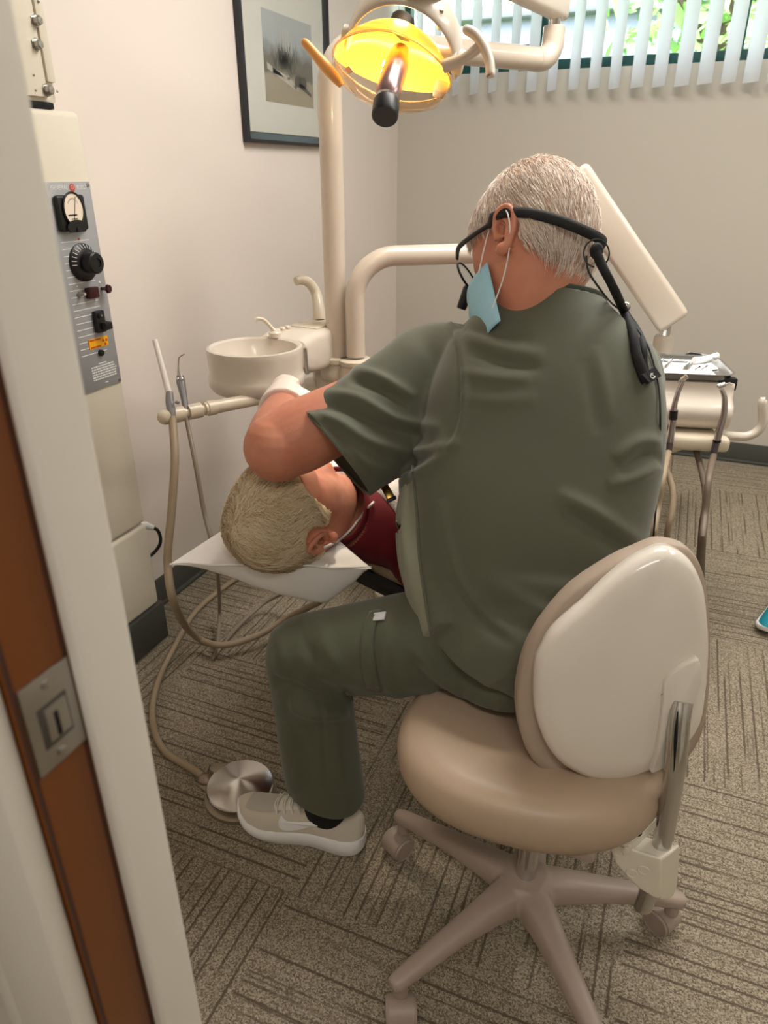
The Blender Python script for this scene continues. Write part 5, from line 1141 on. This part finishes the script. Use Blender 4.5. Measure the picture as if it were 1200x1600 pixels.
# side front panel hanging open below the arm
q.limb([(dep(660, 740, 1.36), .03, .06), (dep(648, 800, 1.35), .035, .07), (dep(660, 880, 1.33), .045, .09), (dep(688, 950, 1.30), .05, .09), (dep(700, 1000, 1.27), .05, .08)], (1, .2, 0), m=5, n=24)
vs, fs = remesh(q, .0055, 12, .5)
SL = [(-.0032, 3.2, [(692, 494), (711, 540), (717, 600), (713, 660), (690, 712)]), (.004, 5, [(700, 494), (720, 540), (726, 600), (722, 660), (700, 716)]),
      (.007, 9, [(470, 652), (520, 655), (580, 690), (660, 706), (720, 690)]), (-.007, 9, [(485, 632), (540, 640), (600, 668), (680, 688)]), (.006, 8, [(500, 612), (560, 622), (620, 655), (690, 668)]), (-.006, 7, [(545, 594), (590, 606), (640, 634)]), (.006, 8, [(548, 578), (590, 588), (650, 622)]),
      (.005, 9, [(540, 700), (590, 730), (640, 735)]), (-.005, 8, [(590, 745), (640, 728), (690, 700)]), (.006, 9, [(606, 765), (650, 740), (700, 706)]), (-.003, 3, [(478, 630), (520, 672), (560, 720), (594, 768)]),
      (.005, 12, [(725, 520), (780, 545), (850, 556)]), (-.004, 10, [(730, 548), (790, 566), (850, 575)]), (.004, 10, [(724, 580), (770, 590), (830, 592)]), (.003, 12, [(720, 620), (780, 626), (840, 622)]), (-.004, 8, [(705, 506), (760, 520), (830, 530)]),
      (.006, 11, [(960, 718), (1000, 690), (1034, 692)]), (-.006, 10, [(965, 740), (1005, 716), (1034, 712)]), (.006, 11, [(950, 760), (1000, 742), (1030, 724)]), (.005, 12, [(870, 770), (930, 800), (1005, 850)]), (-.005, 12, [(880, 800), (930, 830), (990, 870)]), (.004, 14, [(760, 900), (840, 950), (930, 965)]), (-.004, 14, [(750, 940), (820, 980), (900, 990)]),
      (-.0028, 3, [(646, 738), (652, 800), (656, 870), (664, 930), (672, 1000)]), (.005, 8, [(634, 760), (632, 830), (640, 900), (652, 960)]), (-.005, 7, [(624, 770), (622, 840), (634, 920)]),
      (.004, 9, [(690, 780), (700, 850), (730, 930), (800, 990)]), (-.004, 9, [(705, 900), (740, 960), (800, 1010)]), (.003, 10, [(930, 540), (945, 600), (955, 660)]), (-.003, 10, [(915, 560), (925, 620), (935, 680)])]
vs = folds(vs, fs, [(a*(1.5 if abs(a) > .0035 else 1), w_, l) for a, w_, l in SL])
axL = (elL-shL).normalized(); axR = (elR-shR).normalized(); hmL = dep(524, 707, 1.345)
hn = (-_R*.76-_U*.65-_F*.12).normalized()
vs, fs = cut(vs, fs, [(hmL, hn, dep(505, 720, 1.34), .17), (shR.lerp(elR, .75), axR, shR.lerp(elR, .85), .13), (spine[9][0]+V((0, 0, -.012)), (.02, .36, 1), spine[9][0]+V((0, 0, .02)), .12), (V((-.26, 1.05, .555)), (-.30, .05, -1), V((-.10, 1.11, .44)), .34)])
sm_ = from_np(vs, fs)
# lighter side panel: faces of the left side below the arm
cen = np.array([vs[list(x)].mean(0) for x in fs]); uvc = nproj(cen)
seam = [(640, 700), (646, 738), (652, 800), (656, 870), (664, 930), (676, 1000), (690, 1060)]
su = np.interp(uvc[:, 1], [p[1] for p in seam], [p[0] for p in seam]); ok = (uvc[:, 1] > 787-.6*(uvc[:, 0]-585)) & (uvc[:, 0] < su) & (uvc[:, 1] > 720) & (cen[:, 2] < .93) & (cen[:, 0] < -.25)
sm_.mi = [1 if k else 0 for k in ok]
sh_o = solid(sm_.build('scrub_top', [m_scrub, m_panel], dn, sharp=180), .0025)
sbv = bvh_of(vs, fs)
# collar band round the neck
def rim_loop(f, v, c, r):
    cnt = {}
    for q_ in f:
        for i in range(len(q_)):
            e = (q_[i], q_[(i+1) % len(q_)]); k = (min(e), max(e)); cnt[k] = cnt.get(k, 0)+1
    nb = {}
    for (a, b3), n_ in cnt.items():
        if n_ == 1 and (V(v[a])-V(c)).length < r: nb.setdefault(a, []).append(b3); nb.setdefault(b3, []).append(a)
    st_ = next(iter(nb)); loop = [st_]; prev = None
    while True:
        nx = [x for x in nb[loop[-1]] if x != prev and x in nb]
        if not nx or nx[0] == st_ or len(loop) > 4000: break
        prev = loop[-1]; loop.append(nx[0])
    return loop
def band(loop, v, r, flat, name, mat, par, step=6, out=0):
    p_ = [V(v[i]) for i in loop][::step]; n_ = len(p_)
    p_ = [(p_[k-2]+p_[k-1]*2+p_[k]*3+p_[(k+1) % n_]*2+p_[(k+2) % n_])/9 for k in range(n_)]
    q = MB(); q.tube(p_, r, 10, closed=True, flat=flat, ref=(0, 0, 1)); return q.build(name, mat, par)
lp_ = rim_loop(fs, vs, spine[9][0], .14); band(lp_, vs, .0085, .45, 'collar', m_collar, sh_o)
lp_ = rim_loop(fs, vs, hmL, .17); band(lp_, vs, .0035, .7, 'sleeve_hem', m_scrub, sh_o)
sm2 = crom(seam, 5)
q = MB(); q.tube([on(sbv, u, v, .0004) for u, v in sm2 if v > 724 and v < 1035], .0032, 8); q.build('side_seam', m_scrub, sh_o)
# --- glove
q = MB(); hand(q, wrL, hdL, V((.1, -.25, -1)), 1, curl=(28, 34, 22), infl=.0022)
fd = (wrL-elL).normalized()
q.limb([(wrL-fd*.112, .056, .052), (wrL-fd*.06, .047, .043), (wrL-fd*.03, .040, .035), (wrL, .036, .030), (wrL+hdL*.02, .034, .024)], (0, 0, 1), m=4, n=28)
vg, fg = remesh(q, .0032, 3, .5); from_np(vg, fg).build('glove', m_glove, dn, sharp=180)
q = MB(); hand(q, wrR, hdR, V((-.3, -.3, -1)), -1, curl=(34, 40, 26), infl=.0022); fdr = (wrR-elR).normalized()
q.limb([(wrR-fdr*.06, .040, .036), (wrR-fdr*.03, .037, .033), (wrR, .035, .029), (wrR+hdR*.02, .034, .024)], (0, 0, 1), m=4, n=28)
vg, fg = remesh(q, .0032, 3, .5); from_np(vg, fg).build('glove', m_glove, dn, sharp=180)
# --- socks and sneakers
for a_, t_ in ((anL, V((-.2, -.026, 0))), (anR, V((-.05, .2, 0)))):
    t_ = t_.normalized(); dn_ = V((0, 0, 1))
    q = MB(); q.limb([(a_+dn_*.08, .050, .048), (a_+t_*.006, .049, .039), (a_+t_*.008-dn_*.03, .047, .030), (a_+t_*.008-dn_*.055, .045, .023), (a_+t_*.008-dn_*.075, .044, .018)], t_, m=4, n=28); q.build('sock', m_sock, dn)
heL = onz(556, 1330); toL = onz(392, 1300); tdir = V((-.205, -.018, 0)).normalized()
shoe(dn, heL+V((.016, .012, 0)), tdir, .300, -1, (m_shoeU, m_shoeS, m_shoeM, m_lace), logo=True)
shoe(dn, anR+V((.012, -.06, 0)), V((-.05, .2, 0)), .300, 1, (m_shoeU, m_shoeS, m_shoeM, m_lace), logo=True)
# --- mask
m_mask = M('blue_mask', (158, 204, 222), .7, bump=.15, bscale=300); m_loop = M('white_elastic', (226, 222, 216), .6)
hr_ = head_rings(60, 120)
def face_y(x, z):
    ring = min(hr_, key=lambda r_: abs(r_[0].z-z)); best = -1
    for p in ring:
        if p.y > 0 and abs(p.x-x) < .006: best = max(best, p.y)
    return best if best > 0 else .03
q = MB(); g_ = []
for i in range(17):
    z = -.018-.108*i/16; row = []; yf = .126-.010*((i-6)/10)**2-.004*(i > 12)*(i-12)+.0016*math.sin(i*1.6)
    for j in range(25):
        s_ = j/12-1; row.append(HF.p(.073*sin(s_*pi/2), .026+(yf-.026)*abs(cos(s_*pi/2))**.85, z+.004*(1-abs(s_))))
    g_.append(row)
q.add([p for r_ in g_ for p in r_], [(i*25+j, i*25+j+1, (i+1)*25+j+1, (i+1)*25+j) for i in range(16) for j in range(24)]); mk = solid(q.build('face_mask', m_mask, dn, sharp=180), .0012)
for sg in (1, -1):
    q = MB(); q.tube([HF.p(sg*.078, .042, -.028), HF.p(sg*.080, .02, .0), HF.p(sg*.079, .0, .026), HF.p(sg*.084, -.030, .030), HF.p(sg*.089, -.043, .005), HF.p(sg*.082, -.030, -.030), HF.p(sg*.073, .0, -.062), HF.p(sg*.073, .035, -.098)], .0013, 8, smooth=6); q.build('ear_loop', m_loop, mk)
# --- loupes with head strap
m_lens = M('loupe_glass', (230, 235, 240), .03, trans=1.0, ior=1.2)
lo = MB()
for sg in (1, -1):
    lo.tube([HF.p(sg*.082, -.028, .022), HF.p(sg*.084, .0, .026), HF.p(sg*.083, .035, .036), HF.p(sg*.076, .072, .048), HF.p(sg*.064, .092, .046)], [.004, .004, .0042, .005, .004], 10, smooth=5, flat=.6)
    lo.tube([HF.p(sg*(.034+cos(a)*.030), .118-.38*abs(.034+cos(a)*.030), .030+sin(a)*.022) for a in [2*pi*k/24 for k in range(24)]], .0022, 8, closed=True)
lo.tube([HF.p(-.008, .116, .034), HF.p(0, .119, .036), HF.p(.008, .116, .034)], .0028, 8); lou = lo.build('loupes', m_black, dn, sharp=60); lou['label'] = 'black magnifying glasses'
q = MB()
for sg in (1, -1): q.tube([HF.p(sg*.030, .108, .016), HF.p(sg*.030, .112, .013), HF.p(sg*.028, .136, -.006), HF.p(sg*.028, .138, -.008)], [.008, .0105, .0095, .008], 18)
q.tube([HF.p(-.03, .126, .004), HF.p(0, .130, .005), HF.p(.03, .126, .004)], .003, 8); q.build('barrel', m_black, lou)
for sg in (1, -1):
    q = MB(); q.loft([[HF.p(sg*.034+cos(a)*.029, .114-abs(sg*.034+cos(a)*.029)*.38+o_, .030+sin(a)*.021) for a in [2*pi*k/24 for k in range(24)]] for o_ in (.004, .006)]); q.build('lens', m_lens, lou)
m_strap = M('black_strap', (18, 18, 20), .7, bump=.3, bscale=600)
q = MB(); st_p = []
for k in range(31):
    a = radians(188+(352-188)*k/30); st_p.append(HF.p(.0925*cos(a), .0+.110*sin(a), .026-.078*abs(sin(a))**1.8))
q.tube([HF.p(-.083, -.002, .026)]+st_p+[HF.p(.083, -.002, .026)], .0088, 10, flat=.38, ref=HF.z); stp = q.build('head_strap', m_strap, lou)
kn = HF.p(.0, -.112, -.052); print('KNOT', proj(kn), 'EAR', proj(HF.p(-.08, -.02, 0)), proj(HF.p(0, .13, -.04)), proj(HF.p(0,0,.125))); ku, kv, kt = proj(kn)
q = MB(); q.sphere(dep(932, 392, kt-.004), .011, .013, .013, n=14); q.tube([dep(930, 388, kt-.006), dep(938, 410, kt-.01), dep(956, 445, kt-.005)]+[on(sbv, u, v, .007) for u, v in ((972, 482), (984, 520), (990, 555), (1000, 585), (1006, 598))], [.009, .0085, .0075, .007, .0075, .0085, .009, .0095, .009], 12, smooth=5, flat=.8); q.build('strap_tail', m_strap, lou)
q = MB(); q.tube([dep(945, 425, kt-.008), dep(962, 455, kt-.002)]+[on(sbv, u, v, .006) for u, v in ((978, 490), (993, 512), (1000, 540), (1002, 570), (1008, 596))], .0066, 12, smooth=5, flat=.8); q.build('strap_tail', m_strap, lou)
q = MB(); a_, b_ = on(sbv, 1004, 594, .012), on(sbv, 1012, 596, .012); q.prism([on(sbv, u, v, .009) for u, v in ((993, 590), (1012, 578), (1021, 592), (1004, 603))], (on(sbv, 1006, 592, .016)-on(sbv, 1006, 592, .009))); end_ = q.build('strap_end', m_strap, lou, flat=True)
q = MB(); q.tube([on(sbv, 1008+cos(t)*3.2, 592+sin(t)*3.6, .0165) for t in [2*pi*k/12 for k in range(10)]], .0006, 6); q.tube([on(sbv, 1005, 588, .0165), on(sbv, 1011, 594, .0165)], .0005, 6); q.build('strap_emblem', m_white, lou)
q = MB(); q.sphere(on(sbv, 978, 478, .010), .0075, n=12); q.tube([on(sbv, 973, 474, .012), on(sbv, 984, 482, .012)], .004, 10); q.build('strap_bead', m_chrome, lou)
q = MB(); q.tube([dep(932+20*cos(t), 396+22*sin(t)*1.0, kt-.016) for t in [radians(100+k*24) for k in range(14)]], .0013, 8, smooth=2); q.tube([dep(916, 400, kt-.016), dep(920, 425, kt-.014), dep(940, 455, kt-.008)]+[on(sbv, u, v, .003) for u, v in ((956, 474), (975, 490), (1002, 528), (1016, 560), (1027, 610), (1029, 660))]+[dep(1030, 720, 1.22), dep(1026, 780, 1.24), dep(1021, 840, 1.27), dep(1019, 900, 1.30), dep(1014, 960, 1.33)], .0017, 8, smooth=5); q.build('light_cable', m_black, lou)
# shoe of the assistant at the right edge
q_ = onz(1186, 998)
t_s = V((-.25, -.97, 0)).normalized()
shoe(None, onz(1201, 990, .02)-t_s*.262, t_s, .262, -1, (m_teal, m_sole, m_teal, m_teal2), 'teal sneaker with a thick white sole on the carpet at the right edge', 'shoe')
# ================================================================== PATIENT AND CHAIR
PA = V((.36, .933, 0)).normalized(); PS = V((PA.y, -PA.x, 0))          # towards the feet, towards the dentist
PH = onz(463, 801, .655)
pt_ = thing('person', (PH.x, PH.y, .52), 'reclining white haired person in a dark red shirt, head on the paper covered headrest', 'person')
UPZ = V((0, 0, 1))
PF = Frame(PH, UPZ*.88+PA*.46+PS*.06, -PA*.88+UPZ*.46, 1.12)
def bp_(a, s, z): return V((PH.x, PH.y, 0))+PA*a+PS*s+V((0, 0, z))
b = MB(); head_into(b, PF)
b.limb([(PF.p(0, -.03, -.02), .058, .060), (PF.p(0, -.03, -.085), .056, .058), (bp_(.14, 0, .61), .064, .062), (bp_(.22, 0, .58), .08, .07)], PS, m=5, n=26)
body_s = [(bp_(.125, .0, .60), .10, .060), (bp_(.165, 0, .580), .175, .078), (bp_(.22, 0, .570), .205, .090), (bp_(.35, 0, .572), .188, .095), (bp_(.55, 0, .575), .165, .102), (bp_(.70, 0, .575), .155, .102), (bp_(.85, 0, .57), .165, .10), (bp_(.98, 0, .56), .165, .085)]
b.limb(body_s, PS, m=5, n=36, p=2.4)
shirt = MB()
sect = [(c, a+.012, d+.012) for c, a, d in body_s]; sect[0] = (bp_(.085, 0, .640), .088, .074); sect[1] = (bp_(.125, 0, .612), .125, .082); shirt.limb(sect, PS, m=5, n=36, p=2.4)
for s in (1, -1):
    sh_ = bp_(.215, s*.182, .535); el_ = bp_(.55, s*.215, .53); wr_ = bp_(.78, s*.13, .665 if s > 0 else .675)
    b.limb([(sh_, .052, .052), (sh_.lerp(el_, .5), .046, .046), (el_, .040, .040)], UPZ, n=20); b.sphere(el_, .040); b.limb([(el_, .040, .040), (el_.lerp(wr_, .3), .042, .040), (wr_, .029, .025)], UPZ, n=20)
    hand(b, wr_, (PA*.5-PS*s*.85+V((0, 0, .02))), V((0, 0, -1)), -s, curl=(14, 18, 12))
    shirt.limb([(sh_-PA*.065, .064, .070), (sh_.lerp(el_, .4), .074, .074), (sh_.lerp(el_, .75), .064, .062), (sh_.lerp(el_, .8), .064, .062)], UPZ, n=24)
tro = MB(); 
for s in (1, -1):
    hp_ = bp_(.95, s*.09, .55); kn_ = bp_(1.38, s*.10, .60); ak_ = bp_(1.78, s*.09, .48)
    b.limb([(hp_, .085, .085), (hp_.lerp(kn_, .5), .075, .075), (kn_, .056, .056), (kn_.lerp(ak_, .3), .056, .056), (ak_, .036, .036)], PS, m=4, n=22)
    b.limb([(ak_-PA*.03, .034, .03), (ak_+PA*.05+V((0, 0, .06)), .036, .03), (ak_+PA*.08+V((0, 0, .15)), .034, .018)], PS, m=4, n=18)
    tro.limb([(hp_-PA*.05, .10, .10), (hp_.lerp(kn_, .5), .092, .088), (kn_, .074, .074), (kn_.lerp(ak_, .4), .072, .07), (ak_-PA*.03, .066, .062)], PS, m=4, n=26)
    q = MB(); q.limb([(ak_-PA*.035-V((0, 0, .02)), .042, .030), (ak_+PA*.02+V((0, 0, .02)), .046, .062), (ak_+PA*.06+V((0, 0, .10)), .050, .045), (ak_+PA*.085+V((0, 0, .19)), .046, .028), (ak_+PA*.09+V((0, 0, .215)), .02, .012)], PS, m=5, n=22); so = q.build('shoe', m_black, pt_)
    q = MB(); q.limb([(ak_+PA*.065-V((0, 0, .03)), .040, .012), (ak_+PA*.092+V((0, 0, .08)), .046, .012), (ak_+PA*.115+V((0, 0, .21)), .036, .010)], PS, m=5, n=18); q.build('sole', m_sole, so)
vb, fb = remesh(b, .0034, 3, .5); pbody = bvh_of(vb, fb); from_np(vb, fb).build('body', m_skin2, pt_, sharp=180)
m_red2 = M('maroon_shirt', (104, 4, 18), .8, sheen=.05, bump=.1, bscale=800)
v_, f_ = remesh(shirt, .006, 8, .5)
v_ = folds(v_, f_, [(.004, 8, [(600, 850), (615, 880), (622, 905)]), (-.004, 8, [(585, 850), (600, 890), (625, 915)])])
cutp = bp_(.108, 0, .632)
v_, f_ = cut(v_, f_, [(cutp, -PA+V((0, 0, .55)), cutp+V((0, 0, .01)), .105)])
so_ = solid(from_np(v_, f_).build('shirt', m_red2, pt_, sharp=180), .0025); pbv = bvh_of(v_, f_)
q = MB(); q.tube([cutp+PA*.004+PS*(cos(a)*.092)+V((0, 0, sin(a)*.074+.0))+PA*(.040*sin(a)) for a in [2*pi*k/32 for k in range(32)]], .008, 10, closed=True, flat=.7); q.build('collar', m_red2, so_)
v_, f_ = remesh(tro, .007, 6, .5); from_np(v_, f_).build('trousers', M('dark_trousers', (44, 48, 58), .8), pt_, sharp=180)
def pmask(p):
    if p.y > .025: zb = -.02+.064*smoothstep(.025, .055, p.y)+.024*smoothstep(.04, .085, p.y)
    elif p.y > -.004: zb = -.02
    elif p.y > -.045: zb = .030-.070*smoothstep(.004, .045, -p.y)
    else: zb = -.045-.04*smoothstep(.045, .08, -p.y)
    e_ = ((abs(p.x)-.078)/.03)**2+((p.y+.020)/.026)**2+(p.z/.032)**2
    return smoothstep(-.004, .014, p.z-zb)*smoothstep(.8, 1.25, e_)
mh2 = [M('hair_cream', (255, 241, 214), .42), M('hair_sand', (238, 214, 174), .45), M('hair_straw', (198, 160, 114), .45)]
make_hair(PF, pmask, mh2, pt_, V((.0, .30, -1.1)), n=10500, L=.036, lift=.0055, wave=.0048, rad=.00052, seed=9, bias=V((0, 0, 0)), thick=.008)
# --- headrest with its paper cover
m_cover = M('paper_cover', (238, 234, 230), .7, sss=.05, bump=.12, bscale=30)
A_ = onz(265, 882, .567); B_ = onz(581, 888, .572); C_ = onz(532, 846, .585); D_ = onz(372, 812, .585)
hr2 = thing('headrest_cover', ((A_+B_+C_+D_)/4)-V((0, 0, .12)), 'crumpled white paper cover pulled over the headrest under the patient', 'headrest cover')
q = MB(); n6 = 40; g_ = []
hcu = PF.inv
for side in (1, -1):
    for i in range(n6+1):
        for j in range(n6+1):
            s, t = i/n6*2-1, j/n6*2-1
            p = (A_*(1-s)*(1-t)+B_*(1+s)*(1-t)+C_*(1+s)*(1+t)+D_*(1-s)*(1+t))/4
            e = (1-abs(s)**2.6)*(1-abs(t)**2.6)
            if side > 0:
                z = .012*e-.010*math.exp(-((p-bp_(.0, 0, .57)).xy.length/.11)**2)+.007*noise.noise(p*19)*min(1, e*4)+.003*noise.noise(p*52)*min(1, e*4)
                z += .008*math.exp(-((s-.55)/.16)**2-((t+.9)/.25)**2)
            else:
                z = -.10*float(np.interp(s, [-1, -.5, .1, .55, .85, 1], [0, .42, .95, 1, .55, 0]))*max(0, (1-abs(t)**9))*(.95+.2*noise.noise(p*9)); z = min(z, -.0)+.007*noise.noise(p*24)*min(1, e*4)-.0012
            inw = V((0, 0, 0))
            g_.append(p+V((0, 0, z)))
N7 = (n6+1)**2
fsx = []
for sd in (0, 1):
    for i in range(n6):
        for j in range(n6):
            a = sd*N7+i*(n6+1)+j; fsx.append((a, a+1, a+n6+2, a+n6+1))
edge = [(i, 0) for i in range(n6)]+[(n6, j) for j in range(n6)]+[(n6-i, n6) for i in range(n6)]+[(0, n6-j) for j in range(n6)]
for k in range(len(edge)):
    a = edge[k][0]*(n6+1)+edge[k][1]; b2 = edge[(k+1) % len(edge)]; b2 = b2[0]*(n6+1)+b2[1]; fsx.append((a, b2, b2+N7, a+N7))
q.add(g_, fsx); bagb = bvh_of([tuple(p) for p in q.v], q.f); q.build('paper_bag', m_cover, hr2, sharp=60)
q = MB(); fl_ = [onz(565, 862, .60), onz(583, 890, .575), onz(560, 897, .565), onz(522, 858, .60)]
q.tube([A_.lerp(B_, k/10)+V((0, 0, .002+.002*sin(k*2.1)))+((C_-B_)*.012*sin(k*1.3)) for k in range(11)], [.0008, .0022, .003, .0022, .003, .0025, .003, .0022, .003, .0025, .0008], 8, smooth=4); q.build('crease', m_cover, hr2)
# --- dental chair (black underside, beige upholstery edge)
m_uph = M('beige_upholstery', (196, 178, 150), .5); m_blk = M('black_chair_shell', (20, 20, 22), .35)
dc = thing('dental_chair', bp_(.75, 0, 0), 'reclined dental chair with a black shell and beige edge under the patient', 'dental chair')
def slab(secs, mat, name, th, w_in=0):
    q = MB(); rg = []
    for a, w, z in secs:
        o_ = []
        for x, zz in ((-1, .4), (-.97, .8), (-.9, 1), (.9, 1), (.97, .8), (1, .4), (.97, .1), (.9, 0), (-.9, 0), (-.97, .1)): o_.append(bp_(a, x*w, z+th*zz))
        rg.append(o_)
    q.loft(rg); return q.build(name, mat, dc, sharp=50)
slab([(.20, .12, .430), (.24, .185, .424), (.32, .215, .420), (.5, .225, .418), (.75, .23, .416), (.92, .22, .414)], m_uph, 'back_cushion', .034)
slab([(.19, .14, .395), (.23, .20, .382), (.5, .218, .372), (.75, .215, .370), (.92, .20, .368)], m_blk, 'back_shell', .046)
slab([(.90, .24, .42), (1.1, .25, .42), (1.35, .23, .455), (1.6, .20, .40), (1.9, .18, .345), (1.94, .15, .345)], m_uph, 'seat_cushion', .06)
slab([(.88, .19, .37), (1.35, .18, .39), (1.5, .16, .36)], m_blk, 'seat_frame', .05)
q = MB(); q.limb([(bp_(1.0, 0, .42), .14, .12), (bp_(1.0, 0, .2), .12, .10), (bp_(1.0, 0, .06), .15, .13)], PS, n=28); q.build('lift_column', m_blk, dc)
q = MB(); q.lathe(bp_(1.0, 0, 0), UPZ, [(.26, 0), (.27, .02), (.24, .05), (.15, .07)], 40); q.build('base_plate', m_blk, dc)
q = MB(); q.tube([bp_(.26, 0, .43), bp_(.16, 0, .45), bp_(.11, 0, .50)], [.022, .02, .018], 12, flat=.4, ref=PS); q.build('headrest_bracket', m_steel, dc)
# --- towel, bib cord and clip
tw_ = thing('towel', bp_(.3, 0, .70), 'white terry towel clipped by a cord on the chest of the patient', 'towel')
m_towel = M('terry_towel', (244, 240, 240), .95, bump=1.0, bscale=260, sheen=.4)
def top(a, s):
    h_ = pbv.ray_cast(bp_(a, s, 1.1), V((0, 0, -1)));  return h_[0].z if h_[0] is not None else .70
q = MB(); g_ = []; na, ns = 26, 22
for i in range(na+1):
    a = .165+.34*i/na; row = []
    for j in range(ns+1):
        s = -.14+.285*j/ns+.035*(1-i/na)*0; z = top(max(a, .18), s)
        edge_ = min(1, (j)/2, (ns-j)/2, i/2, (na-i)/2)
        bump_ = .004*noise.noise(V((a*70, s*70, 0)))+.003*noise.noise(V((a*200, s*200, 3)))
        row.append(bp_(a, s, z+.004+(.020*max(0, edge_)**.5)+bump_))
    g_.append(row)
bot = [[p-V((0, 0, .010+.012*min(1, min(j, ns-j, i, na-i)/2))) for j, p in enumerate(r_)] for i, r_ in enumerate(g_)]
N1 = (na+1)*(ns+1); W1 = ns+1
fsx = [(i*W1+j, i*W1+j+1, (i+1)*W1+j+1, (i+1)*W1+j) for i in range(na) for j in range(ns)]; fsx += [tuple(x+N1 for x in reversed(f)) for f in fsx]
ed = [(i, 0) for i in range(na)]+[(na, j) for j in range(ns)]+[(na-i, ns) for i in range(na)]+[(0, ns-j) for j in range(ns)]
for k in range(len(ed)):
    a = ed[k][0]*W1+ed[k][1]; b2 = ed[(k+1) % len(ed)]; b2 = b2[0]*W1+b2[1]; fsx.append((a, b2, b2+N1, a+N1))
q.add([p for r_ in g_ for p in r_]+[p for r_ in bot for p in r_], fsx); q.build('towel_cloth', m_towel, tw_, sharp=180)
def onm(u, v, off=.006):
    r = ray(u, v).normalized(); hs_ = [h_ for h_ in (x.ray_cast(CAM, r) for x in (pbv, pbody, bagb)) if h_[0] is not None]
    h_ = min(hs_, key=lambda k: k[3]); return h_[0]-r*off+V((0, 0, .001))
q = MB(); q.tube([onm(506, 856)]+[onm(u, v) for u, v in ((518, 851), (530, 844), (540, 836), (549, 827), (557, 817), (564, 808), (570, 800), (577, 792), (584, 785))], .0028, 10, smooth=6); q.build('neck_cord', m_tip, tw_)
m_brass = M('brass', (176, 140, 72), .3, 1.0)
c0, c1 = dep(599, 757, 1.41), dep(612, 780, 1.40); d_ = (c1-c0).normalized()
q = MB(); q.box((c0+c1)/2, (c1-c0).length, .016, .006, X=d_, Y=perp(d_, _R), Z=d_.cross(perp(d_, _R)), bev=.0015); cl_ = q.build('clip', m_brass, tw_); cl_['label'] = 'brass coloured clip'
q = MB(); q.box(c1, .006, .019, .010, X=d_, Y=perp(d_, _R), Z=d_.cross(perp(d_, _R)), bev=.001); q.box(c0, .004, .018, .009, X=d_, Y=perp(d_, _R), Z=d_.cross(perp(d_, _R)), bev=.001); q.build('clip_end', m_black, cl_)
